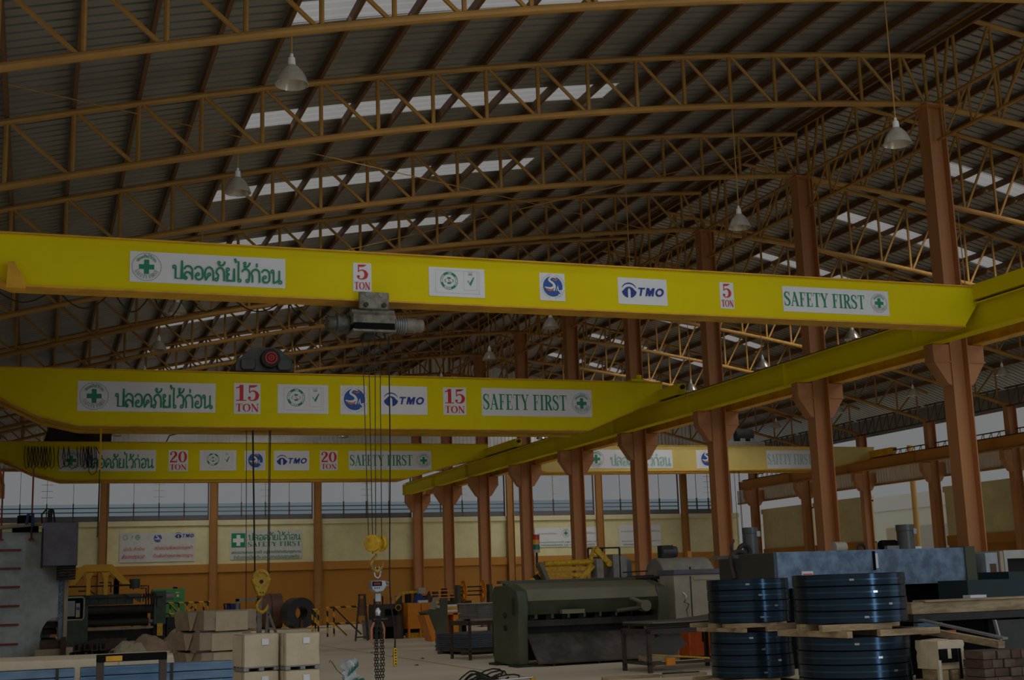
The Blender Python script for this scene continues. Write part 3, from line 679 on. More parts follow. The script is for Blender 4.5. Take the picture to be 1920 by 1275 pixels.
# crane 5 ton
c5 = bridge('bridge_crane', 'nearest yellow overhead crane marked 5 TON, closest to the camera', 24.0,
            [(-.55, 7.36), (19.75, 7.36), (20.2, 7.95), (20.42, 8.02), (20.42, 8.31), (-1.9, 8.31), (-1.9, 7.9)], .46, yellow, yellow2)
carriage(c5, 20.22, 21.2, 27.2, 8.0, yellow); carriage(c5, -1.75, 21.2, 27.2, 8.0, yellow)
MB().prism([(-.62, 7.28), (-.3, 7.28), (-.3, 7.4), (-.5, 7.75), (-.6, 7.75)], 'y', 23.8, 24.0).build('end_stop', yellow2, c5)
m = MB(); ps = []
for a, b, z in ((-.9, .2, 7.2), (.2, 1.2, 7.13), (1.2, 1.9, 7.1), (1.9, 2.5, 7.02), (2.5, 3.3, 7.16), (3.3, 4.4, 7.2), (4.4, 5.3, 7.0)):
    ps += [(a+(b-a)*t, 24.62, 7.5-(7.5-z)*math.sin(PI*t)) for t in (0, .06, .13, .2, .3, .4, .5, .6, .7, .8, .87, .94)]
m.tube(ps, .014, 5).build('festoon_cable', rubber, c5)
thai_banner(1.45, 4.27, 7.53, 8.10, 24.0, c5); ton(5.57, 5.93, 7.54, 8.10, 24.0, c5, '5'); cert(7.08, 8.23, 7.52, 8.10, 24.0, c5)
sms_plate(9.4, 9.95, 7.53, 8.10, 24.0, c5); tmo_plate(11.13, 12.25, 7.53, 8.09, 24.0, c5); ton(13.5, 13.83, 7.53, 8.10, 24.0, c5, '5'); first_banner(15.03, 17.74, 7.53, 8.09, 24.0, c5)
# crane 15 ton
c15 = bridge('bridge_crane', 'middle yellow overhead crane marked 15 TON with a black trolley on top', 40.4,
             [(1.13, 6.95), (17.4, 6.95), (19.3, 7.72), (20.25, 8.0), (20.25, 8.65), (-1.8, 8.65), (-1.8, 7.95), (-1.1, 7.76), (.02, 7.2)], .5, yellow, yellow2, twin=1.25)
carriage(c15, 20.22, 38.9, 44.0, 8.02, yellow); carriage(c15, -1.75, 38.9, 44.0, 8.02, yellow)
thai_banner(1.04, 5.05, 7.39, 8.29, 40.4, c15); ton(5.61, 6.42, 7.37, 8.32, 40.4, c15, '15'); cert(6.95, 8.54, 7.4, 8.31, 40.4, c15)
sms_plate(8.93, 9.80, 7.39, 8.32, 40.4, c15); tmo_plate(10.22, 11.78, 7.41, 8.33, 40.4, c15); ton(12.32, 13.1, 7.42, 8.32, 40.4, c15, '15'); first_banner(13.64, 17.56, 7.41, 8.33, 40.4, c15)
MB().tube([(1.75, 40.9, 6.95), (1.75, 40.9, 5.7)], .03, 6).build('hanger_rod', yellow2, c15)
m = MB().box(19.0, 19.5, 40.2, 40.5, 8.65, 8.72); m.lathe([(0, 0), (.12, .02), (.12, .16), (0, .2)], (19.35, 40.4, 8.72), 'z', 12); m.build('rail_stop', yellow, c15)
# crane 20 ton
c20 = bridge('bridge_crane', 'far yellow overhead crane marked 20 TON with black cable loops at its left end', 59.2,
             [(.92, 6.98), (16.2, 6.98), (19.0, 7.75), (20.25, 8.0), (20.25, 8.60), (-1.8, 8.60), (-1.8, 7.95), (-1.4, 7.85), (-.22, 7.3)], .5, yellow, yellow2, twin=1.35)
carriage(c20, 20.22, 54.9, 61.5, 8.02, yellow); carriage(c20, -1.75, 57, 62.5, 8.02, yellow)
thai_banner(.86, 4.86, 7.34, 8.26, 59.2, c20); ton(5.4, 6.23, 7.33, 8.26, 59.2, c20, '20'); cert(6.74, 8.34, 7.36, 8.26, 59.2, c20)
sms_plate(8.71, 9.64, 7.36, 8.25, 59.2, c20); tmo_plate(10.02, 11.62, 7.36, 8.25, 59.2, c20); ton(12.12, 12.93, 7.36, 8.26, 59.2, c20, '20'); first_banner(13.46, 17.4, 7.38, 8.26, 59.2, c20)
def loops(xs, z1, zz, y, o):
    for i in range(len(xs)-1):
        a, b = xs[i], xs[i+1]; z0 = zz[i % len(zz)]; c = (a+b)/2
        MB().tube([(a, y, z1), (a-.03, y, (z1+z0)/2), (a+.02, y, z0+.12), (c, y, z0), (b+.05, y, z0+.12), (b+.06, y, (z1+z0)/2), (b, y, z1)], .018, 5).build('festoon_loop', rubber, o)
loops([-.52, -.40, -.26, -.15, -.02, .12, .24, .33, .47, .6], 8.38, (7.42, 7.45, 7.38, 7.5), 58.95, c20)
loops([.82, 1.02, 1.22, 1.55], 8.38, (7.42, 7.5), 58.97, c20); loops([1.72, 1.82, 1.95, 2.02, 2.14, 2.25], 8.38, (7.48, 7.4, 7.5), 58.93, c20); loops([2.05, 2.32], 8.38, (7.15,), 58.9, c20)
MB().tube([(2.35, 58.9, 8.35), (2.45, 58.9, 8.1), (2.6, 58.9, 7.95), (2.5, 58.9, 7.8), (2.5, 58.9, 6.9), (2.48, 58.9, 4.5)], .02, 5).build('pendant_cable', rubber, c20)
# right bay crane
cr = bridge('bridge_crane', 'pale yellow overhead crane in the right bay, seen between the columns', 60.0,
            [(23.5, 7.34), (39.3, 7.46), (41.5, 7.85), (42.6, 8.1), (42.6, 8.64), (21.3, 8.70), (21.3, 7.95), (21.9, 7.8)], .5, pale_yellow, yellow2, twin=1.3)
carriage(cr, 42.45, 58, 62.5, 8.08, yellow2); carriage(cr, 21.42, 58, 62.5, 8.0, yellow2)
fadeg = mat('faded sign green', (0.28, 0.52, 0.48), 0.6)
thai_banner(25.7, 30.42, 7.52, 8.45, 60.0, cr, fadeg); sms_plate(31.78, 33.0, 7.51, 8.45, 60.0, cr); first_banner(35.92, 39.44, 7.5, 8.46, 60.0, cr, fadeg)

# ------------------------------------------------------------------ hoists, hooks, pendant
o = thing('rope_hoist', 'greasy electric rope hoist hanging under the 5 TON crane', 'hoist', (5.93, 24.2, 6.75))
for y in (23.84, 24.58):
    p = MB().box(5.64, 6.23, y-.03, y+.03, 7.17, 7.50).build('trolley_plate', hoistm, o, bevel=.02)
    for x, z in ((5.77, 7.24), (6.12, 7.24)): MB().cyl((x, y-.05, z), .045, -.03, .05, 'y', 12).build('bolt', steel_d, p)
    for x, z in ((5.8, 7.44), (6.07, 7.44)): MB().cyl((x, y-.035, z), .04, -.01, .05, 'y', 12).build('wheel_axle', steel, p)
box(5.52, 6.36, 23.9, 24.5, 7.06, 7.17).build('suspension_frame', hoistm, o, bevel=.01)
hs = MB().prism([(23.84, 6.90), (24.55, 6.90), (24.58, 7.0), (24.5, 7.12), (23.9, 7.12), (23.82, 7.05)], 'x', 5.53, 6.36).build('drum_housing', hoistm, o, bevel=.012)
box(5.55, 6.34, 23.83, 23.9, 6.78, 6.89).build('drum_slot', black, hs)
box(5.53, 6.36, 23.84, 24.5, 6.74, 6.79).build('lower_tray', hoistm, hs)
MB().cyl((5.95, 24.2, 6.95), .13, -.42, .42, 'x', 24).build('rope_drum', steel_d, o)
mt = MB().lathe([(0, 0), (.13, 0), (.15, .03), (.15, .16), (.2, .18), (.2, .3), (.17, .42), (.12, .42), (0, .42)], (5.1, 24.2, 6.93), 'x', 24).build('gearbox', mat('oily gearbox casting', (.12, .11, .09), .45, .3, .7, (.04, .035, .03), 8), o)
for a in range(6): MB().cyl((5.09, 24.2+.16*math.cos(a), 6.93+.16*math.sin(a)), .018, 0, .03, 'x', 8).build('bolt', steel_d, mt)
m = MB()
for k in range(12): m.cyl((6.38+k*.0225, 24.2, 6.94), .165 if k % 2 == 0 else .14, 0, .0225, 'x', 24)
m.build('finned_motor', steel, o); MB().lathe([(0, 0), (.15, 0), (.15, .2), (.13, .2), (.13, .33), (.1, .36), (0, .36)], (6.65, 24.2, 6.95), 'x', 24).build('brake_cover', hoistm, o)
box(5.78, 5.97, 24.0, 24.35, 6.62, 6.78).build('rope_guide', steel_d, o)
MB().tube([(6.05, 24.0, 6.78), (6.0, 24.0, 6.7), (6.12, 24.0, 6.62), (6.2, 24.0, 6.64), (6.16, 24.0, 6.74), (6.3, 24.0, 6.76)], .022, 6).build('cable_bundle', rubber, o)
for xa, xb in ((5.80, 5.885), (5.92, 5.96), (6.05, 6.02), (6.15, 6.135)): MB().tube([(xa, 24.25, 6.75), (xb, 24.28, 2.85)], .0085, 6).build('wire_rope', rope, o)
o = thing('hook_block', 'yellow twin-sheave hook block carrying the digital crane scale', 'hook', (6.02, 24.3, 2.4))
for x0, r in ((5.84, .16), (6.13, .155)):
    s_ = MB().lathe([(0, 0), (r*.9, 0), (r, .015), (r, .04), (r*.78, .055), (r*.78, .075), (r, .09), (r, .11), (0, .115)], (x0, 24.3, 2.77), 'x', 32); s_.rotz(.85, (6.02, 24.3)); q = s_.build('sheave_cover', hookyel, o)
MB().bar((5.85, 24.3, 2.77), (6.2, 24.3, 2.77), .06, .06).rotz(.85, (6.02, 24.3)).build('axle', steel_d, o)
box(5.96, 6.08, 24.24, 24.36, 2.58, 2.72).build('swivel', hookyel, o)
HK = [(0, .0), (.0, -.07), (-.07, -.14), (-.115, -.24), (-.075, -.35), (.02, -.39), (.1, -.34), (.135, -.26), (.15, -.2)]
def hook(o, x, y, z, k, m, tip=True):
    rs = [.022, .026, .032, .038, .042, .045, .036, .026, .012]
    MB().tube([(x+a*k, y, z+b*k) for a, b in HK], [r*k for r in rs], 10).build('hook', m, o)
hook(o, 6.03, 24.3, 2.6, .9, mat('dirty hook yellow', (.5, .3, .02), .5, .1, .8, (.03, .025, .02), 7))
o = thing('crane_scale', 'grey digital crane scale hanging from the near hook', 'scale', (6.05, 24.3, 1.85))
MB().tube([(6.02, 24.3, 2.33), (5.985, 24.3, 2.25), (6.0, 24.3, 2.16), (6.05, 24.3, 2.12), (6.1, 24.3, 2.16), (6.11, 24.3, 2.26), (6.07, 24.3, 2.34)], .017, 8).build('shackle', chrome, o)
b = MB().prism([(5.90, 2.08), (6.17, 2.08), (6.2, 1.98), (6.13, 1.88), (5.99, 1.86), (5.91, 1.92)], 'y', 24.18, 24.42).build('body', scalem, o, bevel=.015)
q = box(5.92, 6.1, 24.17, 24.182, 1.98, 2.065).build('display', black, o); box(5.945, 6.075, 24.168, 24.172, 2.0, 2.045).build('digits', led, q)
for x in (5.97, 6.01, 6.05): MB().cyl((x, 24.17, 1.945), .011, 0, .012, 'y', 10).build('button', rubber, b)
MB().tube([(6.16, 24.25, 2.0), (6.24, 24.25, 1.98), (6.25, 24.25, 2.04), (6.18, 24.25, 2.06)], .014, 6).build('side_handle', scalem, o)
box(6.0, 6.1, 24.27, 24.33, 1.70, 1.84).build('lower_block', scalem, o)
hook(o, 6.05, 24.3, 1.76, .34, steel_d)
o = thing('chain_sling', 'long chain sling hanging below the crane scale', 'chain', (6.05, 24.3, .02))
MB().lathe([(0, 0), (.05, .02), (.06, .1), (.03, .16), (0, .17)], (6.05, 24.3, 1.42), 'z', 12).build('master_link', chrome, o)
def chain(o, path, pitch=.052, wr=.0085, ln=.036, wd=.019):
    P = [Vector(p) for p in path]; m = MB(); d = 0; i = 0; k = 0
    L = [(P[j+1]-P[j]).length for j in range(len(P)-1)]; tot = sum(L); s = 0
    while s < tot:
        t = s; j = 0
        while j < len(L)-1 and t > L[j]: t -= L[j]; j += 1
        c = P[j].lerp(P[j+1], t/L[j]); T_ = (P[j+1]-P[j]).normalized(); A = T_.cross(Vector((.37, .93, 0)) if k % 2 else Vector((.93, -.37, 0))).normalized()
        m.tube([c+T_*ln*math.sin(a)+A*wd*math.cos(a) for a in [x*PI/4 for x in range(8)]], wr, 5, True); s += pitch; k += 1
    return m.build('chain_strand', steel_d, o)
for xs in ((6.03, 5.995, 5.985, 6.01), (6.045, 6.02, 6.03, 6.045), (6.065, 6.09, 6.095, 6.07), (6.08, 6.125, 6.145, 6.115)):
    chain(o, [(xs[0], 24.3, 1.43), (xs[1], 24.27, 1.1), (xs[2], 24.3, .6), (xs[3], 24.3, .03)])
m = MB().tube([(5.98, 24.33, 1.32), (5.93, 24.33, 1.2), (5.93, 24.33, .98), (6.0, 24.33, .9)], .022, 6); m.tube([(6.12, 24.33, 1.32), (6.17, 24.33, 1.2), (6.16, 24.33, 1.0), (6.1, 24.33, .92)], .022, 6); m.build('grip_hooks', pipeor, o)
o = thing('pendant_control', 'yellow push-button pendant hanging on a long black cable', 'remote control', (6.36, 24.3, .5))
MB().tube([(6.34, 24.3, 7.0), (6.33, 24.3, 4.5), (6.28, 24.3, 2.1), (6.29, 24.3, 1.7), (6.35, 24.3, 1.3), (6.37, 24.3, .95)], .013, 6).build('cable', rubber, o)
MB().tube([(6.37, 24.3, .98), (6.365, 24.3, .83)], [.014, .022], 8).build('strain_sleeve', rubber, o)
b = box(6.33, 6.4, 24.26, 24.34, .5, .84).build('handset', hookyel, o, bevel=.014)
for k in range(6): MB().cyl((6.365, 24.255, .55+.05*k), .014, 0, .015, 'y', 10).build('button', black, b)
# trolley of the 15 ton crane
o = thing('crane_trolley', 'dark grey hoist trolley on top of the 15 TON crane, red centred drum end', 'hoist', (6.6, 41.0, 8.68))
pr = [(5.66, 8.72), (7.5, 8.72), (7.5, 8.98), (7.42, 9.08), (7.1, 9.42), (6.85, 9.5), (6.35, 9.5), (6.1, 9.42), (5.75, 9.1), (5.66, 8.98)]
b = MB().prism(pr, 'y', 40.55, 41.9).build('frame', mat('trolley dark green-grey', (0.075, 0.085, 0.08), 0.5, 0.1, 0.3, None, 3), o, bevel=.03)
tk = MATS['trolley dark green-grey']
for x in (5.82, 6.95): MB().prism([(x, 8.84), (x+.06, 8.76), (x+.38, 8.76), (x+.46, 8.84), (x+.46, 9.1), (x, 9.1)], 'y', 40.42, 40.56).build('wheel_cover', tk, b, bevel=.03)
MB().lathe([(0, 0), (.28, 0), (.3, .03), (.3, .28), (0, .28)], (6.72, 40.3, 9.12), 'y', 36).build('drum_end', steel_d, b)
mm = MB().ring((6.74, 40.285, 9.13), .15, .19, 0, .02, 'y', 36).ring((6.74, 40.285, 9.13), .06, .1, 0, .02, 'y', 28).cyl((6.74, 40.285, 9.13), .03, 0, .02, 'y', 14); mm.build('red_rings', red, o)
for x in (5.9, 7.25): MB().cyl((x, 40.65, 8.76), .1, 0, .1, 'y', 18).build('wheel', steel_d, o)
for xa, xb in ((6.24, 6.36), (6.27, 6.38), (6.82, 6.76), (6.86, 6.80)): MB().tube([(xa, 41.05, 8.7), (xb, 41.05, 2.45)], .016, 6).build('wire_rope', rope, o)
MB().tube([(6.08, 41.0, 8.7), (6.1, 41.0, .9)], .012, 5).build('pendant_cable', rubber, o)
o = thing('hook_block', 'yellow triangular hook block hanging in front of the steel coils', 'hook', (6.55, 41.05, 1.55))
MB().prism([(6.24, 2.36), (6.34, 2.44), (6.76, 2.44), (6.86, 2.36), (6.72, 1.98), (6.64, 1.84), (6.47, 1.84), (6.39, 1.98)], 'y', 40.93, 41.17).build('cheek_plates', hookyel, o, bevel=.03)
MB().lathe([(0, 0), (.26, 0), (.26, .16), (0, .16)], (6.55, 40.97, 2.4), 'y', 32).build('sheave', hookyel, o)
MB().ring((6.55, 40.91, 2.36), .2, .25, 0, .03, 'y', 32).build('sheave_rim', hookyel, o); MB().cyl((6.55, 40.9, 2.28), .06, 0, .06, 'y', 12).build('axle_cap', steel_d, o)
mm = MB()
for x, z in ((6.4, 2.2), (6.7, 2.2), (6.52, 1.95), (6.6, 1.95)): mm.cyl((x, 40.915, z), .02, 0, .02, 'y', 8)
mm.build('bolts', steel_d, o); hook(o, 6.57, 41.05, 1.86, 1.3, hookyel)
# trolley on the far crane, dark, seen at the left; small crab on the right crane
o = thing('crane_trolley', 'black hoist trolley at the left end of the 20 TON crane', 'hoist', (1.6, 60.0, 8.62))
MB().prism([(.2, 8.66), (3.0, 8.66), (3.0, 9.1), (2.5, 9.5), (1.9, 9.72), (1.2, 9.6), (.4, 9.3)], 'y', 59.6, 61).build('frame', steel_d, o, bevel=.04)
MB().cyl((1.7, 59.4, 9.2), .3, 0, .3, 'y', 28).build('drum_end', black, o)
MB().tube([(5.3, 60, 8.6), (5.5, 60, 9.0), (5.9, 60, 9.1)], .03, 6).build('cable_arm', steel_d, o)
o = thing('crane_trolley', 'small grey hoist crab on top of the right bay crane', 'hoist', (34.8, 60.9, 8.7))
box(33.6, 36.0, 60.2, 61.6, 8.7, 8.95).build('frame', steel, o, bevel=.02); MB().cyl((34.9, 60.6, 9.3), .35, -.5, .5, 'x', 24).build('motor', steel_d, o)
for x in (33.9, 34.6, 35.2): box(x, x+.3, 60.3, 60.9, 8.95, 9.35).build('control_box', steel, o)
for xa in (34.2, 34.5, 34.75, 34.8): MB().tube([(xa, 61, 8.7), (xa-.0, 61, 3.2)], .014, 5).build('wire_rope', rope, o)

# ------------------------------------------------------------------ high-bay lamps
proto = None
LL = []
for X, nm in ((3.62, 'left lamp row'), (15.12, 'middle lamp row'), (26.3, 'first right-bay lamp row'), (37.7, 'second right-bay lamp row')):
    for i, Y in enumerate([y for y in BAYS[1:] if math.degrees(math.atan2(X, y)) < 41.0]): LL.append((X, Y, nm, i))
for X, Y, nm, i in LL:
    zb_ = zB(X) if X < 20 else zRB(X); drop = zb_-10.35
    lab = 'prismatic high-bay lamp on a hanging rod, %s in the %s' % (ORD[i], nm)
    o = thing('high_bay_lamp', lab, 'lamp', (X, Y, 9.9), 'high-bay lamps')
    if proto is None:
        proto = {}
        a = MB().lathe([(.075, .03), (.11, .0), (.17, -.07), (.225, -.17), (.26, -.27), (.27, -.29), (.26, -.295), (.215, -.17), (.16, -.075), (.09, .0)], (X, Y, 10.17), 'z', 40, .018).build('lamp_shade', lampg, o, angle=60)
        b = MB().lathe([(0, .24), (.025, .24), (.03, .19), (.055, .17), (.065, .03), (.085, 0), (0, 0)], (X, Y, 10.16), 'z', 20).build('ballast_housing', lampw, o)
        c = MB().lathe([(0, 0), (.05, .0), (.055, .1), (0, .13)], (X, Y, 10.0), 'z', 12).build('bulb', lampw, o); proto = (a, b, c)
    else:
        for q in proto: c = q.copy(); C.objects.link(c); c.parent = o
    MB().tube([(X, Y, 10.4), (X, Y, zb_)], .014, 6).build('hanging_rod', orange, o)

# ------------------------------------------------------------------ banners on the back wall
def sub(s, txt, x0, x1, y0, y1, m, bold=.012, sh=0): s.art(font(txt, sh, bold).fit(x0*s.w, x1*s.w, y0*s.h, y1*s.h), 'lettering', m)
def banner(x0, x1, z0, z1, lab, sheet):
    o = thing('wall_banner', lab, 'banner', ((x0+x1)/2, 76.82, z0))
    return Sign('vinyl_sheet', x0, x1, z0, z1, 76.86, o, sheet)
s = banner(4.43, 8.54, 3.87, 5.5, 'white slogan banner with red script and three small logos on the back wall', white_d)
g = S2().ring(.3, 1.38, .14, .02, 20).ring(.3, 1.38, .09, .012, 16).stroke([(.62, 1.42), (.72, 1.46), (.66, 1.36), (.6, 1.33)], .02); g.ring(.97, 1.38, .12, .03, 16).stroke([(.83, 1.38), (1.11, 1.38)], .025, False).stroke([(.97, 1.22), (.97, 1.54)], .025, False); s.art(g, 'green_logos', green)
sms(s, 2.06, 1.32, .22); tmo(s, 3.0, 1.3, .34)
for t, a, b, c, d in (('มุ่งมั่น ก้าวไกล', .05, .33, .36, .52), ('ส่งมอบตรงเวลา', .03, .34, .13, .29), ('สร้างความพึงพอใจต่อลูกค้า', .46, .97, .38, .55), ('ด้วยสินค้าคุณภาพมาตรฐาน', .44, .98, .12, .28)): sub(s, t, a, b, c, d, red, .004, .35)
s = banner(10.5, 14.64, 3.89, 5.53, 'green and white SAFETY FIRST banner with a white cross on the back wall', white_d)
h, w_ = s.h, s.w; a = .205*w_
s.art(S2().rect(.02*w_, .21*w_, .42*h, .91*h), 'green_square', green); cx, cy = .115*w_, .665*h
s.art(S2().rect(cx-.31, cx+.31, cy-.11, cy+.11).rect(cx-.11, cx+.11, cy+.11, cy+.31).rect(cx-.11, cx+.11, cy-.31, cy-.11), 'white_cross', white)
s.art(thai(SAFE_TH).fit(.25*w_, .985*w_, .64*h, .99*h), 'thai_lettering', green); s.art(serif('SAFETY FIRST').fit(.245*w_, .985*w_, .44*h, .60*h), 'lettering', green)
sub(s, 'สถานประกอบการนี้ อยู่ภายใต้บังคับกฎหมาย', .02, .985, .17, .31, green); sub(s, 'ว่าด้วยการป้องกัน และ ปราบปรามยาเสพติด', .05, .96, .02, .15, green)
s = banner(29.2, 33.4, 4.2, 5.4, 'white banner with a small green cross seal behind the yellow boom machine', white)
emblem(s, s.w*.49, s.h*.7, s.h*.22); 
for c in (.04, .66): sub(s, 'ปลอดภัยไว้ก่อน', c, c+.3, .66, .74, greyl)
sub(s, 'สถานประกอบการนี้ อยู่ภายใต้บังคับกฎหมาย', .05, .97, .2, .3, green); sub(s, 'ว่าด้วยการป้องกัน และ ปราบปรามยาเสพติด', .08, .95, .06, .16, green)
s = banner(34.9, 37.85, 4.13, 5.5, 'white banner on the back wall, right of the banner with the green cross seal', white)
sub(s, 'ปลอดภัยไว้ก่อน', .05, .4, .66, .74, greyl); sub(s, 'ปลอดภัยไว้ก่อน', .62, .97, .66, .74, greyl); sub(s, 'สถานประกอบการนี้ อยู่ภายใต้บังคับกฎหมาย', .05, .97, .2, .28, green); sub(s, 'ว่าด้วยการป้องกัน', .08, .45, .06, .14, green)

# ------------------------------------------------------------------ shapes for soft goods
def soft_box(x0, x1, y0, y1, z0, z1, ang=0.0, amp=.015, n=(9, 7, 6), seed=1):
    bm = bmesh.new(); bmesh.ops.create_cube(bm, size=1); bmesh.ops.subdivide_edges(bm, edges=bm.edges, cuts=6, use_grid_fill=True)
    rnd = random.Random(seed); m = MB(); cx, cy, cz = (x0+x1)/2, (y0+y1)/2, (z0+z1)/2
    bm.verts.index_update(); ph = [rnd.uniform(0, 6.28) for _ in range(6)]
    for v in bm.verts:
        x, y, z = v.co.x*(x1-x0), v.co.y*(y1-y0), v.co.z*(z1-z0); n_ = v.co.normalized()
        d = amp*(math.sin(9*x+5*z+ph[0])+math.sin(7*y-8*z+ph[1])+rnd.uniform(-1, 1))
        k = 1 if v.co.z > -.49 else 0
        m.v.append((cx+x+n_.x*d*k, cy+y+n_.y*d*k, cz+z+n_.z*d*k*.7))
    m.f = [tuple(v.index for v in f.verts) for f in bm.faces]; bm.free(); m.rotz(ang, (cx, cy)); return m
def heap(cx, cy, rx, ry, hh, seed, nx=26, ny=18, z0=0.0):
    rnd = random.Random(seed); P = [(rnd.uniform(-.7, .7), rnd.uniform(-.5, .5), rnd.uniform(.35, 1)) for _ in range(5)]; ph = [rnd.uniform(0, 6) for _ in range(6)]
    m = MB()
    for j in range(ny+1):
        for i in range(nx+1):
            u, v = -1+2*i/nx, -1+2*j/ny; e = max(0, 1-max(abs(u), abs(v))**2.2)
            z = max(hh*a*math.exp(-((u-p)**2+(v-q)**2)*4) for p, q, a in P)
            z = e**.5*(z+.12*hh*abs(math.sin(5*u+3*v+ph[0]))+.1*hh*abs(math.sin(7*v-4*u+ph[1]))+rnd.uniform(0, .06)*hh)
            m.v.append((cx+u*rx*(1+.06*math.sin(9*v+ph[2])), cy+v*ry*(1+.08*math.sin(8*u+ph[3])), z0+max(.01, z)))
    m.f = [(j*(nx+1)+i, j*(nx+1)+i+1, (j+1)*(nx+1)+i+1, (j+1)*(nx+1)+i) for j in range(ny) for i in range(nx)]
    o = len(m.v); rim = [i for i in range(nx+1)] + [j*(nx+1)+nx for j in range(1, ny+1)] + [ny*(nx+1)+i for i in range(nx-1, -1, -1)] + [j*(nx+1) for j in range(ny-1, 0, -1)]
    m.v += [(m.v[i][0], m.v[i][1], z0) for i in rim]; n = len(rim)
    m.f += [(rim[i], o+i, o+(i+1) % n, rim[(i+1) % n]) for i in range(n)] + [tuple(o+i for i in range(n-1, -1, -1))]
    return m
def pallet(x0, x1, y0, y1, z0, z1, lab, m=wood, ang=0.0, group=None):
    cx, cy = (x0+x1)/2, (y0+y1)/2; o = thing('wooden_pallet', lab, 'pallet', (cx, cy, z0), group); t = (z1-z0)
    n = 4
    for k in range(n):
        y = y0+(y1-y0-.1)*k/(n-1); MB().box(x0, x1, y, y+.1, z1-.3*t, z1).rotz(ang, (cx, cy)).build('deck_board', m, o, bevel=.004)
    for k in range(3):
        x = x0+(x1-x0-.09)*k/2; MB().box(x, x+.09, y0, y1, z0, z1-.3*t).rotz(ang, (cx, cy)).build('bearer', m, o, bevel=.004)
    return o

# ------------------------------------------------------------------ left side: press, leveller, coils at the wall
o = thing('press_brake', 'large blue-grey press frame with red rungs at the left edge', 'press', (-.6, 48.6, 0))
pp = [(-2.9, 0), (.62, 0), (.62, .42), (.3, .45), (.26, .75), (.33, 1.02), (.46, 1.22), (.62, 1.32), (.84, 1.34), (.84, 3.12), (.55, 3.3), (.3, 4.25), (-2.9, 4.3)]
MB().prism(pp, 'y', 48.3, 48.75).build('side_frame', pressm, o, bevel=.02)
MB().prism([(-2.9, 0), (.55, 0), (.55, .4), (.84, 1.3), (.84, 3.1), (.3, 4.2), (-2.9, 4.25)], 'y', 51.4, 51.8).build('side_frame', pressm, o)
for z in (3.65, 3.03, 2.41, 1.78, 1.16, .52): box(-1.6, -.43, 48.18, 48.24, z-.035, z+.035).build('ladder_rung', redr, o, bevel=.01)
for x in (-.13, -1.1): 
    r_ = MB().tube([(x, 48.2, 4.0), (x, 48.2, 6.4)], .03, 8).build('guard_post', redr, o); MB().box(x-.08, x+.08, 48.12, 48.3, 3.98, 4.03).build('foot_plate', redr, r_)
box(.22, 1.36, 46.9, 48.4, 3.05, 4.5).build('hydraulic_cover', purple, o, bevel=.03); box(.2, .26, 46.88, 48.4, 3.02, 4.3).build('cover_edge', steel_d, o)
m = MB()
for k in range(5): m.box(.72, 1.32, 47.1+.05*(k % 2), 48.2, 2.6+.09*k, 2.66+.09*k)
m.build('cooler_fins', steel_d, o)
box(.82, .97, 48.25, 48.8, .5, 2.75).build('guide_rail', bluegrey, o, bevel=.01); box(.99, 1.12, 48.2, 48.7, .55, 2.85).build('slide_strip', offwhite, o, bevel=.01); mm = MB()
for k in range(8):
    for x in (.86, .93): mm.cyl((x, 48.24, 1.3+.18*k+(.06 if x > .9 else 0)), .018, 0, .02, 'y', 8)
mm.build('guide_bolts', steel_d, o)
mm = MB().tube([(-2.6, 48.1, 4.32), (-1.5, 48.1, 4.36), (-.8, 48.1, 4.45), (.2, 48.1, 4.52)], .07, 8); mm.build('hose_bundle', kraft_d, o)
MB().lathe([(0, 0), (.2, 0), (.22, .1), (.22, .45), (.12, .5), (0, .5)], (-.6, 48.4, 4.62), 'x', 18).build('pump_motor', black, o); box(-.75, .1, 48.2, 48.7, 4.25, 4.45).build('motor_plate', black, o)
MB().cyl((.45, 47.6, 4.5), .08, 0, .45, 'z', 14).build('valve', steel_d, o); MB().tube([(.2, 47.6, 4.5), (.18, 47.6, 4.8), (.35, 47.6, 5.0), (.55, 47.6, 4.95), (.62, 47.6, 4.5)], .03, 8).build('hose', rubber, o)
MB().tube([(-.3, 48, 4.5), (-.25, 48, 4.85), (-.1, 48, 4.85), (-.1, 48, 4.4)], .05, 8).build('hose', mat('blue hose', (.02, .06, .2)), o)
box(.35, .8, 48.76, 51.4, .4, .62).build('lower_bed', steel_r, o); box(.35, .8, 48.76, 51.4, .78, .95).build('die_block', steel_d, o); box(.4, .82, 48.76, 51.4, 1.0, 1.2).build('upper_tool', steel_r, o)
o = thing('timber_stack', 'brown timber blocks stacked in the press throat', 'timber', (.75, 47.4, 0))
box(.25, 1.0, 47.2, 47.75, .35, .62).build('block', wood_d, o, bevel=.01); box(.9, 1.08, 47.0, 47.15, 0, .72).build('upright_block', wood_d, o, bevel=.01); box(.1, .95, 47.2, 47.7, 0, .34).build('block', kraft_d, o, bevel=.01)
o = thing('operator_console', 'green operator pedestal with a white-framed screen panel beside the press', 'control panel', (1.65, 59.1, 0))
MB().prism([(1.25, 0), (2.15, 0), (2.1, .4), (1.9, .8), (1.85, 1.1), (1.25, 1.1)], 'y', 58.9, 59.5).build('pedestal', greenl, o, bevel=.02)
box(1.28, 1.98, 58.95, 59.2, 1.12, 2.0).build('panel_box', black, o, bevel=.02); box(1.33, 1.66, 58.93, 58.95, 1.25, 1.88).build('screen', scalem, o); box(1.7, 1.86, 58.93, 58.95, 1.2, 1.78).build('button_plate', offwhite, o); box(1.72, 1.84, 58.92, 58.93, 1.5, 1.62).build('key_field', blue2, o)
MB().tube([(1.25, 58.92, 2.02), (1.95, 58.92, 2.02), (2.02, 58.92, 1.95), (2.02, 58.92, 1.2), (1.95, 58.92, 1.1), (1.25, 58.92, 1.1)], .03, 8).build('guard_rail', offwhite, o)
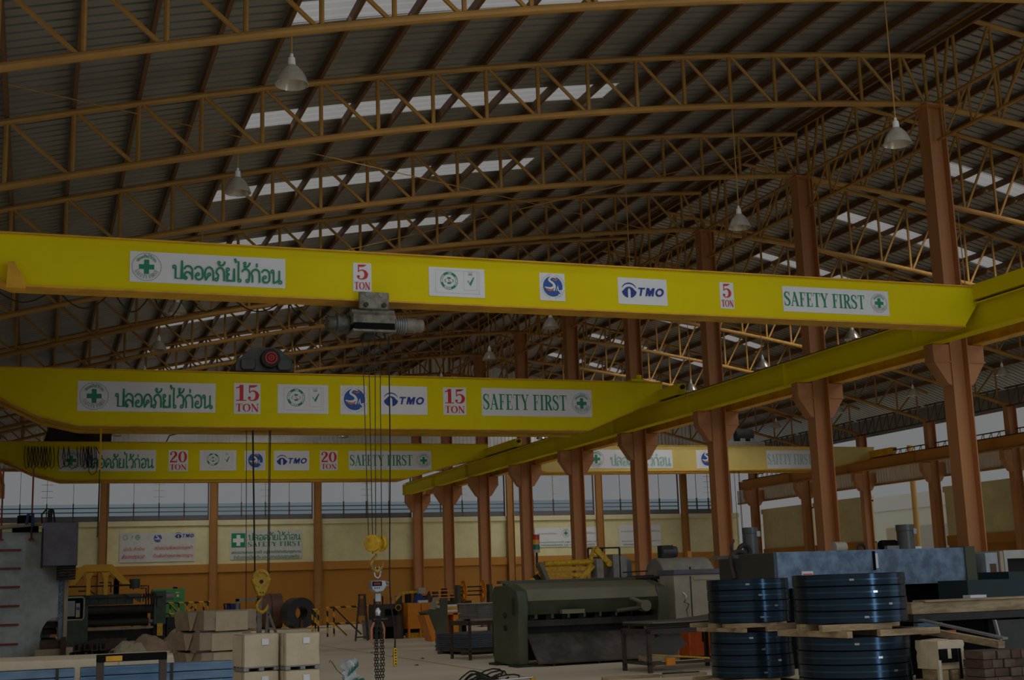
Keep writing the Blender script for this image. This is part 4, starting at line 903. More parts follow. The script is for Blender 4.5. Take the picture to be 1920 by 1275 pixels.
archy = mat('arch yellow paint', (.78, .42, .02), .5, 0, .3, (.5, .25, .02), 2)
o = thing('sheet_leveller', 'green roller levelling machine with a yellow arched frame near the back wall', 'machine', (3.7, 64, 0))
for y in (63.0, 64.8):
    P = [(1.45, 2.55), (1.9, 3.33), (2.12, 3.46), (3.32, 3.46), (4.15, 2.55)]
    IN = [(3.78, 2.55), (3.2, 3.14), (2.25, 3.14), (2.12, 3.06), (1.75, 2.55)]
    MB().prism(P + IN, 'y', y-.16, y+.16).build('yellow_arch', archy, o, bevel=.02)
    for x in (2.2, 2.95): MB().prism([(x+.03, 2.1), (x+.21, 2.1), (x+.21, 2.85), (x+.32, 3.1), (x-.08, 3.1), (x+.03, 2.85)], 'y', y-.1, y+.1).build('arch_leg', archy, o)
box(1.5, 4.3, 63.2, 64.9, 1.65, 2.12).build('upper_beam', greenl, o, bevel=.02); m = MB()
for k in range(7): m.box(1.6+.4*k, 1.66+.4*k, 63.14, 63.2, 1.66, 2.1)
m.build('beam_ribs', greenl, o)
for z, r, xe in ((1.42, .2, 5.2), (.85, .17, 5.0)):
    MB().cyl((0, 63.4, z), r, 2.35, xe, 'x', 28).build('roller', steel_d, o); MB().cyl((0, 63.4, z), r*.55, 1.8, xe+.3, 'x', 16).build('roller_journal', steel, o)
MB().cyl((0, 64.1, 1.1), .2, 2.2, 5.0, 'x', 24).build('roller', steel_d, o)
box(1.9, 2.35, 63.1, 64.9, 0, 1.65).build('end_frame', greenl, o, bevel=.02); box(5.2, 5.75, 63.1, 64.9, .7, 2.2).build('end_frame', greenl, o, bevel=.02); box(5.2, 5.75, 63.3, 64.7, 0, .7).build('end_base', steel_d, o)
box(2.35, 5.2, 63.6, 64.9, 0, .5).build('bed', steel_d, o); box(2.35, 5.2, 63.15, 63.3, .55, .64).build('feed_rail', steel, o)
m = MB().lathe([(0, 0), (.22, 0), (.24, .1), (.24, .42), (0, .45)], (4.35, 63.2, 2.35), 'z', 18); m.build('hydraulic_motor', greenl, o); MB().prism([(3.9, 2.12), (4.6, 2.12), (4.6, 1.7), (4.3, 1.9)], 'y', 63.0, 63.2).build('bracket', greenl, o)
MB().lathe([(0, 0), (.12, 0), (.12, .6), (.07, .72), (.07, .8), (0, .82)], (3.55, 63.3, 2.12), 'z', 16).build('accumulator', black, o)
for q in ([(1.5, 63.1, 2.5), (4.2, 63.1, 2.5), (4.3, 63.1, 2.3)], [(1.9, 63.1, 2.3), (2.4, 63.1, 2.3), (2.6, 63.1, 2.15)], [(2.8, 63.1, 2.65), (3.3, 63.1, 2.65), (3.3, 63.1, 2.2)], [(4.6, 63.1, 2.45), (4.95, 63.1, 2.45), (4.95, 63.1, 1.8)], [(4.6, 63.1, 2.35), (4.85, 63.1, 2.35), (4.85, 63.1, 1.7)], [(1.5, 63.0, 1.95), (5.6, 63.0, 1.95)]): MB().tube(q, .035, 6).build('hydraulic_pipe', steel_d, o)
for k in range(5): MB().tube([(4.6+.12*k, 63.1, 1.75), (4.62+.12*k, 63.1, 2.05), (4.75+.13*k, 63.1, 2.1), (4.85+.12*k, 63.1, 1.8), (4.85+.12*k, 63.1, 1.5)], .03, 6).build('hydraulic_hose', rubber, o)
for x in (4.35, 4.8, 4.95, 5.5): box(x, x+.12, 65.1, 65.2, 0, 1.5).build('yellow_guard_post', hookyel, o)
box(5.35, 5.6, 62.95, 63.1, .2, .75).build('yellow_cover', hookyel, o); MB().cyl((5.75, 63.3, 1.95), .16, 0, .35, 'x', 16).build('gearbox', steel, o); box(5.8, 6.5, 63.2, 64.5, 0, 1.0).build('drive_cabinet', steel_d, o)
o = thing('electrical_cabinet', 'bright green electrical cabinet behind the leveller', 'cabinet', (6.4, 69.3, 0))
box(5.62, 7.2, 69.0, 69.7, 0, 2.32).build('body', brightgreen, o, bevel=.02); box(6.3, 6.56, 68.98, 69.0, 1.9, 2.06).build('meter', black, o); box(6.34, 6.5, 68.97, 68.98, 1.93, 2.02).build('meter_face', scalem, o); box(6.74, 6.92, 68.98, 69.0, 2.08, 2.16).build('name_plate', yelstripe, o); box(6.8, 6.9, 68.98, 69.0, 1.92, 2.02).build('label_plate', white, o)
for x in (6.8, 6.92, 7.04): MB().cyl((x, 68.98, 1.8), .02, 0, .03, 'y', 8).build('button', black, o)
box(6.65, 6.85, 69.2, 69.4, 2.32, 2.4).build('beacon', black, o)
stripe = bpy.data.materials.new('black and yellow hazard stripe'); stripe.use_nodes = True
t = stripe.node_tree; bs = t.nodes['Principled BSDF']; bs.inputs['Roughness'].default_value = .5
a = t.nodes.new('ShaderNodeNewGeometry'); sp = t.nodes.new('ShaderNodeSeparateXYZ'); ad = t.nodes.new('ShaderNodeMath'); ad.operation = 'ADD'; mu = t.nodes.new('ShaderNodeMath'); mu.operation = 'MULTIPLY'; mu.inputs[1].default_value = 2.1
fr = t.nodes.new('ShaderNodeMath'); fr.operation = 'FRACT'; gt = t.nodes.new('ShaderNodeMath'); gt.operation = 'GREATER_THAN'; gt.inputs[1].default_value = .5; mx = t.nodes.new('ShaderNodeMix'); mx.data_type = 'RGBA'; mx.inputs[6].default_value = (.012, .012, .012, 1); mx.inputs[7].default_value = (.80, .42, .02, 1)
t.links.new(a.outputs['Position'], sp.inputs[0]); t.links.new(sp.outputs['X'], ad.inputs[0]); t.links.new(sp.outputs['Z'], ad.inputs[1]); t.links.new(ad.outputs[0], mu.inputs[0]); t.links.new(mu.outputs[0], fr.inputs[0]); t.links.new(fr.outputs[0], gt.inputs[0]); t.links.new(gt.outputs[0], mx.inputs[0]); t.links.new(mx.outputs[2], bs.inputs['Base Color'])
def barrier(lab, y, posts, z1, rails, diags=()):
    o = thing('safety_barrier', lab, 'barrier', (sum(posts)/len(posts), y, 0))
    for x in posts: MB().tube([(x, y, 0), (x, y, z1)], .04, 8).build('post', stripe, o)
    for xa, xb, z in rails: MB().tube([(xa, y, z), (xb, y, z)], .04, 8).build('rail', stripe, o)
    for a, b, c, d in diags: MB().tube([(a, y+.05, b), (c, y+.05, d)], .04, 8).build('brace', stripe, o)
barrier('tall black and yellow barrier in front of the ochre wall, right of the dark coil', 57.2, [12.0, 12.28], 1.22, [(11.95, 14.0, 1.24), (12.0, 13.4, .55)], [(12.35, 1.2, 13.5, .05), (12.3, .55, 12.85, .02)])
barrier('narrow black and yellow barrier rack of three posts beside the dark coil', 57.6, [11.42, 11.55, 11.68], 1.16, [(11.38, 11.72, 1.17), (11.38, 11.72, .58)])
barrier('low black and yellow barrier below the green electrical cabinet', 67, [5.9, 6.3, 6.7, 7.1, 7.5, 7.9, 8.1], 1.62, [(5.8, 8.2, 1.62), (5.8, 8.2, 1.1)], [(6.3, 1.6, 6.7, 1.1), (7.1, 1.1, 7.5, 1.6)])
def steel_coil(name, lab, c, ax, r0, r1, wd, m, ang=0, z=None):
    o = thing(name, lab, 'steel coil', (c[0], c[1], 0))
    q = MB().lathe([(r0, -wd/2), (r0+.012, -wd/2-.01)] + [(r0+(r1-r0)*k/9, -wd/2+(.012 if k % 2 else -.004)) for k in range(1, 9)] + [(r1, -wd/2), (r1, wd/2), (r0, wd/2), (r0, -wd/2)], c, ax, 56)
    q.rotz(ang, c); q.build('wound_strip', m, o)
    return o
o = steel_coil('steel_coil', 'brown steel coil lying side on behind the hook block', (12.35, 74.4, .96), 'x', .3, .95, 1.25, coil_br)
m = MB().ring((12.35, 74.4, .96), .95, .957, -.03, .03, 'x', 56); m.build('strap', steel_d, o)
o = steel_coil('steel_coil', 'dark steel coil facing the camera with the ochre wall seen through its bore', (13.6, 72.6, .83), 'y', .35, .83, 1.0, coil_dk, .22)
q = MB().box(13.5, 13.66, 72.0, 72.02, 0.03, .45).rotz(.22, (13.6, 72.6)); q.build('rust_patch_band', coil_br, o)
o = thing('timber_sleeper', 'long flat timber sleeper under the two wall coils', 'timber', (12.5, 71.4, 0)); box(9.0, 15.2, 71.3, 71.5, 0, .06).build('sleeper', wood, o)
o = thing('steel_stand', 'grey leaning steel A-frame stand in front of the brown coil', 'stand', (10.6, 63.7, 0))
MB().bar((10.4, 63.6, 0), (10.5, 63.6, 1.35), .12, .12).build('leg', steel, o); MB().bar((10.9, 63.6, 0), (10.52, 63.6, 1.0), .12, .12).build('leg', steel, o); MB().bar((10.6, 64.2, 0), (10.55, 63.7, 1.3), .12, .1).build('leg', steel, o); MB().bar((10.42, 63.6, .3), (10.8, 63.6, .3), .08, .08).build('cross_bar', steel, o)
o = thing('steel_gantry_frame', 'grey steel hoop frame left of the brown coil', 'stand', (9.6, 63.7, 0))
box(9.0, 9.14, 63.6, 63.8, 0, 1.72).build('post', steel, o); box(9.98, 10.2, 63.6, 63.8, 0, 1.72).build('post', steel, o); box(9.0, 10.2, 63.6, 63.8, 1.6, 1.74).build('crossbar', steel, o)
o = thing('electric_motor', 'small blue electric motor beside the grey hoop frame', 'motor', (9.0, 64.6, 0)); MB().cyl((9.0, 64.6, 1.3), .22, -.3, .3, 'x', 18).build('body', bluecl, o); box(8.8, 9.3, 64.4, 64.8, 0, 1.1).build('stand', steel_d, o); MB().tube([(8.6, 64.4, 1.1), (8.55, 64.4, 1.5), (8.8, 64.4, 1.5), (8.85, 64.4, 1.2)], .05, 8).build('cable_loop', rubber, o)
# wrapped packs and cartons
for i, (x0, x1, z0, z1, lab, mm_) in enumerate(((3.95, 5.6, .99, 1.5, 'topmost paper-wrapped sheet pack of the pile behind the carton stacks', kraft_d), (3.85, 5.45, .47, .93, 'middle paper-wrapped sheet pack of the pile behind the carton stacks', kraft_d), (3.9, 5.5, .07, .41, 'lowest paper-wrapped sheet pack of the pile behind the carton stacks', kraft_d))):
    o = thing('wrapped_sheet_pack', lab, 'pack', ((x0+x1)/2, 37.6, z0), 'paper wrapped sheet packs')
    soft_box(x0, x1, 36.9, 38.4, z0, z1, .42, .012, seed=i+3).build('paper_wrap', mm_, o, angle=50)
    cx, cy = (x0+x1)/2, 37.65
    MB().box(x0+.35, x1-.3, 36.865, 36.9, z0-.03, z1-.03).rotz(.42, (cx, cy)).build('front_flap', kraft, o)
    q = MB(); q.add([(x0-.03, 37.2, z1-.02), (x0-.03, 37.7, z1-.02), (x0-.06, 37.5, z0-.02), (x0-.05, 37.4, z0+.05)], [(0, 1, 2, 3)]); q.rotz(.42, (cx, cy)); q.build('torn_flap', kraft, o)
    for y in (37.1, 38.1): MB().box(x0-.1, x1+.1, y, y+.1, z0-.06, z0).rotz(.42, (cx, cy)).build('bearer', wood, o)
k = 0
for cx, nm in ((3.64, 'left'), (4.32, 'right')):
    for z0, lv in ((.07, 'lower'), (.69, 'upper')):
        y0, y1 = (23.05, 23.7) if nm == 'left' else (22.9, 23.55); k += 1
        pallet(cx-.31, cx+.31, y0, y1, z0-.07, z0, 'thin grey pallet under the %s carton of the %s carton stack' % (lv, nm), steel if lv == 'upper' else wood, .17, 'carton pallets')
        o = thing('paper_wrapped_carton', '%s kraft paper carton with a white label in the %s of two stacks' % (lv, nm), 'carton', (cx, (y0+y1)/2, z0), 'kraft cartons')
        soft_box(cx-.3, cx+.3, y0, y1, z0+.002, z0+.53, .17, .004, seed=k).build('paper_wrap', kraft, o, angle=40)
        c = (cx, (y0+y1)/2); MB().box(cx-.0, cx+.12, y0-.02, y0-.012, z0+.36, z0+.46).rotz(.17, c).build('white_label', white, o); MB().box(cx-.31, cx-.295, y0+.1, y0+.13, z0, z0+.53).rotz(.17, c).build('edge_strip', kraft_d, o)
        MB().box(cx-.29, cx+.29, y0+.02, y1-.02, z0+.533, z0+.541).rotz(.17, c).build('top_sheet', pale, o)
# foreground left
o = thing('wrapped_bundle', 'long low bundle covered with crumpled kraft paper at the lower left corner', 'bundle', (-.3, 23.4, 0))
soft_box(-2.8, 2.2, 22.75, 24.2, .0, .97, 0, .028, seed=9).build('kraft_cover', kraft, o, angle=50); box(1.35, 2.2, 22.70, 22.74, .72, .93).build('cover_flap', pale, o)
for i in range(7):
    z = .13*i
    for x0, x1, nm in ((-2.7, .62, 'left'), (.70, 2.95, 'right')):
        b = box(x0, x1, 21.1, 21.45, z+.004, z+.126).build('blue_steel_tube', bluest, bevel=.012)
        tag(centre(b), 'blue square steel tube, %s from the top of the %s tube pile' % (ORD[6-i].replace('nearest', 'first'), nm), 'steel tube', 'blue steel tubes')
for x, nm in ((.35, 'left'), (2.0, 'right')): tag(centre(MB().box(x, x+.04, 21.07, 21.09, 0, .92).build('strap', steel_d)), 'dark strap down the front of the %s blue tube pile' % nm, 'strap')
o = thing('rack_frame', 'black steel hoop frame standing in front of the blue tubes', 'rack', (1.33, 19.7, 0))
box(.86, .96, 19.6, 19.75, 0, 1.13).build('post', steel_r, o, bevel=.008); box(1.71, 1.81, 19.6, 19.75, 0, 1.13).build('post', steel_r, o, bevel=.008); b = box(.86, 1.81, 19.58, 19.77, 1.04, 1.14).build('crossbar', black, o, bevel=.008)
box(.98, 1.2, 19.575, 19.58, 1.05, 1.12).build('ochre_tape', yellow2, b)
o = thing('tarpaulin_heap', 'crumpled brown tarpaulin heap right of the dark steel bars', 'tarpaulin', (4.25, 47.2, 0)); heap(4.15, 47.3, 1.15, .9, .95, 4).build('folds', tarp, o, angle=18)
o = thing('canvas_heap', 'pale crumpled canvas at the left end of the tarpaulin heap', 'tarpaulin', (3.05, 46.9, 0)); heap(2.95, 46.5, .7, .5, .62, 8).build('folds', pale, o, angle=18)
o = thing('timber_plank', 'speckled plank edge in front of the tarpaulin heap', 'timber', (3.4, 45.4, 0)); box(1.5, 5.3, 45.3, 45.6, 0, .12).build('plank', wood_d, o)
for k in range(9):
    row, col = divmod(k, 5); x = 1.2+.27*col+.14*row; z = .02+.25*row
    b = MB().prism([(x, z), (x+.22, z), (x+.22, z+.22), (x+.17, z+.22), (x+.17, z+.05), (x+.05, z+.05), (x+.05, z+.22), (x, z+.22)], 'y', 45.7+.25*math.sin(k*2.3), 51.5).rotz(-.17, (x, 46))
    tag(centre(b.build('steel_channel_bar', steel_r)), 'dark steel channel bar, %s from the left in the %s row beside the tarpaulin' % (ORD[col].replace('nearest', 'first'), 'lower' if row == 0 else 'upper'), 'steel bar', 'dark channel bars')

# ------------------------------------------------------------------ middle: ladder, benches, consoles
o = thing('step_ladder', 'rusty A-shaped step stand in front of the barrier', 'ladder', (12.1, 51.2, 0))
for a, b in (((11.75, 50.8, 0), (12.0, 51.15, 1.75)), ((12.22, 50.8, 0), (12.18, 51.15, 1.75)), ((11.95, 51.7, 0), (12.02, 51.25, 1.75)), ((12.45, 51.6, 0), (12.24, 51.25, 1.75))): MB().bar(a, b, .05, .05).build('leg', steel_r, o)
box(11.98, 12.26, 51.1, 51.3, 1.72, 1.78).build('top_tray', steel_r, o); m = MB().add([(11.9, 51.0, .95), (12.2, 51.0, .95), (12.18, 51.12, 1.6), (12.0, 51.12, 1.6)], [(0, 1, 2, 3)]); m.build('sheet_panel', mat('rusty sheet', (.18, .10, .05), .8, 0, .6, None, 5), o)
for z, x0, x1 in ((.12, 11.77, 12.22), (.95, 11.86, 12.2)): box(x0, x1, 50.85+z*.18, 50.9+z*.18, z, z+.05).build('rung', steel_r, o)
o = thing('scrap_machine', 'dark greasy machine with open drum behind the chain', 'machine', (13.3, 52.2, 0))
box(12.75, 13.95, 51.9, 52.8, .45, 1.35).build('housing', steel_r, o, bevel=.02); box(12.8, 13.9, 52.0, 52.7, 0, .45).build('base', black, o); box(12.75, 13.3, 51.85, 51.9, .75, .8).build('shelf_edge', steel, o); box(13.2, 13.7, 51.86, 51.9, .9, 1.15).build('black_panel', black, o)
for k in range(6): MB().cyl((12.85+.17*k, 52.2, 1.35), .03, 0, .22+.05*(k % 3), 'z', 8).build('upright_handle', pipeor if k % 2 else steel_d, o)
MB().ring((13.75, 51.84, 1.2), .1, .13, 0, .03, 'y', 20).build('hand_wheel', hookyel, o)
o = thing('oil_drum', 'dark oil drum beside the orange workbench', 'drum', (13.65, 51.5, 0)); MB().lathe([(0, 0), (.2, 0), (.2, .3), (.21, .31), (.2, .32), (.2, .6), (.21, .61), (.2, .62), (.2, .9), (0, .9)], (13.65, 51.5, 0), 'z', 24).build('shell', steel_r, o)
o = thing('plastic_bin', 'grey bin left of the dark machine', 'bin', (12.65, 52.4, 0)); MB().prism([(12.5, 0), (12.85, 0), (12.92, .75), (12.44, .75)], 'y', 52.2, 52.7).build('tub', steel, o)
o = thing('workbench', 'orange metal workbench cupboard with blue cloth on top', 'workbench', (14.5, 51.5, 0))
box(13.96, 15.08, 51.2, 52.0, .36, 1.36).build('cupboard', orangep, o, bevel=.01)
for x in (13.98, 14.45, 14.98): box(x, x+.08, 51.25, 51.33, 0, .36).build('leg', orangep, o)
box(14.5, 14.52, 51.19, 51.2, .4, 1.3).build('door_gap', steel_r, o); box(14.0, 14.9, 51.4, 51.8, 0, .2).build('lower_tray', hookyel, o)
o = tag(centre(heap(14.55, 51.6, .25, .2, .38, 21, 10, 8, 1.365).build('work_cloth', bluecl)), 'blue work cloth lying on the orange bench', 'cloth'); o = tag(centre(heap(14.95, 51.7, .2, .2, .45, 22, 10, 8, 1.365).build('scrap_pile', steel_r)), 'dark scrap pile on the orange bench beside the blue cloth', 'scrap')
o = tag(centre(soft_box(14.4, 14.8, 51.2, 51.35, 1.365, 1.46, 0, .006, seed=2).build('rag', white)), 'white rag on the front edge of the orange bench', 'rag')
o = thing('control_console', 'green control console with slanted orange front panel', 'control panel', (13.9, 47.3, 0))
MB().prism([(13.5, .98), (13.45, 1.06), (13.86, 1.13), (14.06, 1.55), (14.32, 1.55), (14.32, 0), (13.95, 0), (13.62, .85)], 'y', 47.0, 47.9).build('body', greenm, o, bevel=.01)
MB().prism([(13.42, .96), (13.6, .96), (13.95, 0), (13.72, 0)], 'y', 46.98, 47.92).build('orange_panel', orangep, o); b = MB().prism([(13.84, 1.15), (14.03, 1.56), (14.05, 1.54), (13.87, 1.13)], 'y', 47.05, 47.85).build('key_panel', offwhite, o)
box(13.88, 14.0, 46.985, 47.0, 1.36, 1.44).build('yellow_plate', yelstripe, o); box(13.9, 14.02, 46.985, 47.0, 1.2, 1.3).build('switch_plate', offwhite, o)
o = thing('tool_cabinet', 'open-fronted orange tool cabinet right of the green console', 'cabinet', (15.1, 49.2, 0))
for a in ((14.72, 14.78, 48.9, 49.5, 0, .95), (15.12, 15.3, 48.9, 49.5, 0, .95), (14.72, 15.5, 48.9, 49.5, .9, .96), (14.72, 15.5, 49.45, 49.5, 0, .95), (14.72, 15.5, 48.9, 49.5, .05, .1)): box(*a).build('panel', orangep, o)
for k, mm_ in enumerate((white, yelstripe, white, bagw)): MB().cyl((0, 49.1+.03*k, 1.02+.1*(k % 3)), .06, 14.75+.1*k, 15.35, 'x', 14).build('roll', mm_, o)
o = thing('reel_stand', 'two orange spoked reel discs on a dark green stand', 'reel', (16.4, 50.4, 0))
for x in (16.03, 16.83):
    d = MB().ring((x, 50.4, 1.76), .33, .42, -.02, .02, 'x', 36)
    for k in range(6): a = k*PI/3; d.bar((x, 50.4+.1*math.cos(a), 1.76+.1*math.sin(a)), (x, 50.4+.35*math.cos(a), 1.76+.35*math.sin(a)), .03, .12, (1, 0, 0))
    d.cyl((x, 50.4, 1.76), .12, -.03, .03, 'x', 20); d.build('spoked_disc', orangep, o)
for q in (1.6, 1.76, 1.92): MB().cyl((0, 50.4, q), .025, 15.9, 16.9, 'x', 10).build('spindle', steel_d, o)
for x in (15.72, 17.05): box(x, x+.14, 50.2, 50.6, 0, 2.0).build('stand_post', greenm, o)
box(15.72, 17.15, 50.25, 50.55, 0, .12).build('stand_foot', greenm, o)
o = thing('roll_forming_line', 'dark roll forming line with orange rails behind the console', 'machine', (15.5, 55, 0))
box(14.4, 17.6, 54.2, 55.6, .4, 1.35).build('bed', steel_d, o, bevel=.02); box(14.6, 17.4, 54.4, 55.4, 0, .4).build('base', black, o)
for z in (1.5, 1.62, 1.78): box(15.4, 17.4, 54.1, 54.18, z, z+.04).build('guide_rail', orangep, o)
for k in range(7): MB().cyl((14.5+.4*k, 54.6, 1.35), .14, 0, .3+.12*(k % 3), 'z', 14).build('roll_tower', steel_d if k % 2 else greenm, o)
MB().bar((13.9, 54.2, 1.1), (14.5, 54.2, 1.75), .1, .1).build('chute_rail', hookyel, o); MB().bar((14.5, 54.2, 1.75), (15.2, 54.2, 1.8), .1, .1).build('chute_rail', hookyel, o); box(15.2, 15.5, 54.0, 54.3, 1.7, 1.95).build('gauge_box', offwhite, o)
sheetm = mat('blue-grey sheet edge', (.10, .125, .17), .45, .4, .5, (.05, .06, .075), 3)
o = thing('sheet_stack', 'low stack of dark blue steel sheets on the floor left of the shear', 'steel sheets', (12.4, 37.6, 0))
for k in range(9):
    d = .012*math.sin(k*2.3); MB().box(11.5+d, 13.3, 36.7+d, 38.6, .08+.058*k, .08+.058*k+.05).rotz(.25, (12.4, 37.6)).build('sheet', sheetm, o)
for y in (36.9, 38.2): MB().box(11.4, 13.3, y, y+.12, 0, .08).rotz(.25, (12.4, 37.6)).build('bearer', wood_d, o)
def table(name, lab, x0, x1, y0, y1, z, m, ang=0.0, sh=.2, lw=.07):
    c = ((x0+x1)/2, (y0+y1)/2); o = thing(name, lab, 'table', (c[0], c[1], 0))
    for x in (x0, x1-lw):
        for y in (y0, y1-lw): MB().box(x, x+lw, y, y+lw, 0, z).rotz(ang, c).build('leg', m, o)
    MB().box(x0, x1, y0, y1, z-.02, z+.01).rotz(ang, c).build('top', m, o)
    for a in ((x0, x1, y0, y0+.05), (x0, x1, y1-.05, y1), (x0, x0+.05, y0, y1), (x1-.05, x1, y0, y1)):
        MB().box(*a, z-.1, z-.02).rotz(ang, c).build('apron', m, o); MB().box(*a, sh, sh+.06).rotz(ang, c).build('stretcher', m, o)
    return o
table('steel_table', 'narrow dark steel table left of the shear carrying a sheet pack', 10.85, 12.2, 34.0, 35.3, 1.0, steel_r, .1, .2)
o = thing('sheet_pack', 'pack of grey steel sheets with pale paper on the narrow table', 'steel sheets', (11.6, 34.6, 1.03)); 
for k in range(10): d = .01*math.sin(k*1.9); MB().box(11.1+d, 12.1+d, 34.2, 35.1, 1.06+.04*k, 1.06+.04*k+.033).rotz(.25, (11.6, 34.6)).build('sheet', steel, o)
MB().box(11.05, 12.15, 34.15, 35.15, 1.46, 1.475).rotz(.25, (11.6, 34.6)).build('paper_sheet', pale, o); MB().box(11.0, 12.1, 34.2, 34.4, 1.012, 1.06).rotz(.25, (11.6, 34.6)).build('bearer', wood, o); MB().box(11.0, 12.1, 34.9, 35.1, 1.012, 1.06).rotz(.25, (11.6, 34.6)).build('bearer', wood, o)

# ------------------------------------------------------------------ guillotine shear and what stands round it
SC = (12.9, 30.7); o = thing('guillotine_shear', 'big dusty green guillotine shear in the middle of the floor', 'machine', (12.9, 30.7, 0)); A = .05
def sh_(m): return m.rotz(A, SC)
for x0, nm in ((10.86, 'left'), (14.66, 'right')):
    sh_(MB().prism([(30.15, 0.04), (31.75, .04), (31.75, 1.75), (31.6, 1.9), (30.7, 1.93), (30.15, 1.78), (30.05, 1.4), (30.12, .9)], 'x', x0, x0+.26)).build('end_frame', greenm, o, bevel=.03)
    sh_(MB().box(x0-.12, x0+.38, 29.98, 30.5, 0, .05)).build('foot', steel_d, o); sh_(MB().box(x0-.12, x0+.38, 31.3, 31.8, 0, .05)).build('foot', steel_d, o)
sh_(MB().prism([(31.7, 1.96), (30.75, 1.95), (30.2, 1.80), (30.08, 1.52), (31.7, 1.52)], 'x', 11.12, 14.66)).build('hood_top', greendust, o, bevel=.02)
sh_(MB().prism([(30.08, 1.518), (30.3, 1.2), (31.7, 1.2), (31.7, 1.518)], 'x', 11.12, 14.66)).build('hood_underside', greenm, o)
sh_(MB().box(11.0, 14.8, 31.5, 31.75, 1.96, 2.03)).build('top_rail', greenm, o)
m = MB()
for k in range(8): sh_(MB().box(11.32+.44*k, 11.46+.44*k, 30.5, 31.0, 1.05, 1.22)).build('hold_down', steel_d, o)
sh_(MB().box(11.12, 14.66, 30.2, 31.3, .92, 1.07)).build('table_bed', steel_d, o); sh_(MB().box(11.12, 14.66, 30.5, 31.4, .12, .92)).build('front_apron', steel_d, o)
trm = mat('scuffed tray plate', (0.07, 0.06, 0.055), .5, .3, .9, (0.18, 0.15, 0.13), 1.3, (1, 1, 1))
sh_(MB().add([(11.2, 30.45, .75), (14.6, 30.45, .75), (14.6, 29.75, .1), (11.2, 29.75, .1), (11.2, 30.48, .72), (14.6, 30.48, .72), (14.6, 29.78, .06), (11.2, 29.78, .06)], [(0, 1, 2, 3), (7, 6, 5, 4), (0, 4, 5, 1), (1, 5, 6, 2), (2, 6, 7, 3), (3, 7, 4, 0)])).build('chute_tray', trm, o)
for x in (11.6, 12.8, 14.0): sh_(MB().box(x, x+.06, 29.82, 30.5, 0, .1)).build('tray_foot', steel_d, o)
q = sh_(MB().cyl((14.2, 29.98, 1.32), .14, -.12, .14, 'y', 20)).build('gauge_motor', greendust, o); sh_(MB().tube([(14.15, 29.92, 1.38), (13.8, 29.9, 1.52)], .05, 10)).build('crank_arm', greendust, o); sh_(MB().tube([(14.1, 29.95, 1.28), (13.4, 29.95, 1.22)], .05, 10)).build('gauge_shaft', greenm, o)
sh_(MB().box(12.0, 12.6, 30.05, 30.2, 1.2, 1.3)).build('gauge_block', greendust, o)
for z in (.9, 1.2): sh_(MB().cyl((10.85, 30.9, z), .07, -.03, .01, 'x', 14)).build('side_hole_cap', steel_d, o)
sh_(MB().bar((10.84, 30.35, 1.2), (10.84, 30.35, 1.6), .05, .05)).build('side_lever', steel_d, o); sh_(MB().tube([(14.6, 31.6, 1.98), (15.6, 31.6, 2.0)], .045, 8)).build('back_rod', steel_d, o)
table('plate_table', 'dark steel angle-iron table in front of the shear holding loose plates', 12.2, 14.35, 25.75, 27.0, .9, steel_r, .04, .16, .08)
pl = mat('plate with dusty top', (.22, .205, .18), .45, .4, .5, (.12, .12, .13), 1.0)
def plate(x0, x1, y0, y1, z, bend, t, ang, lab, m):
    q = MB(); n = 10
    for i in range(n+1):
        u = i/n; x = x0+(x1-x0)*u; zz = z+bend*max(0, u-.35)**2
        q.v += [(x, y0, zz), (x, y1, zz), (x, y1, zz+t), (x, y0, zz+t)]
    for i in range(n):
        b = i*4
        for k in range(4): q.f.append((b+k, b+(k+1) % 4, b+4+(k+1) % 4, b+4+k))
    q.f += [(0, 1, 2, 3), (n*4+3, n*4+2, n*4+1, n*4)]; q.rotz(ang, ((x0+x1)/2, (y0+y1)/2))
    return tag(centre(q.build('steel_plate', m)), lab, 'steel plate')
for y in (25.95, 26.75): tag(centre(box(12.3, 14.2, y, y+.08, .915, .965).build('timber_batten', wood)), '%s timber batten between the plate table and the loose plates' % ('front' if y < 26 else 'rear'), 'timber')
plate(12.22, 14.3, 25.75, 26.95, .967, .0, .05, .10, 'lower thick steel plate on the angle-iron table', steel_d)
plate(12.2, 14.6, 25.7, 26.9, 1.02, .22, .035, .12, 'upper dusty steel plate bending up at its right end on the angle-iron table', pl)
tag(centre(MB().bar((12.5, 26.5, .245), (13.3, 26.3, .74), .5, .02, (0, 1, 0)).build('offcut_plate', pl)), 'grey offcut plate leaning under the plate table', 'steel plate')
tag(centre(MB().tube([(12.45, 26.2, .354), (13.7, 25.775, .243)], .022, 8).build('wooden_stick', hookyel)), 'thin wooden stick leaning on the table stretcher', 'stick')
tag(centre(box(12.62, 12.82, 25.66, 25.73, .15, .30).build('orange_tag', orangep)), 'small orange card hanging on the table stretcher', 'card')
tag(centre(box(12.35, 13.1, 26.0, 26.5, .222, .33).build('timber_block', wood)), 'timber block lying on the lower shelf of the plate table', 'timber')
for i, (x0, x1, y, a, lab) in enumerate(((10.7, 11.9, 24.6, -.12, 'thin timber strip on the floor left of the plate table feet'), (11.9, 12.9, 24.4, .06, 'thin timber strip on the floor before the plate table'), (12.1, 12.9, 24.75, -.03, 'short dark strip behind the floor strip before the plate table'))):
    tag(centre(MB().box(x0, x1, y, y+.1, 0, .06).rotz(a, ((x0+x1)/2, y)).build('timber_strip', wood if i < 2 else steel_d)), lab, 'timber')
tag(centre(heap(12.4, 24.9, .3, .12, .1, 5, 12, 6).build('plastic_sheet', mat('grey film', (.2, .24, .24), .4, 0, .5, None, 8))), 'crumpled grey plastic film on the floor under the plate table front', 'plastic')
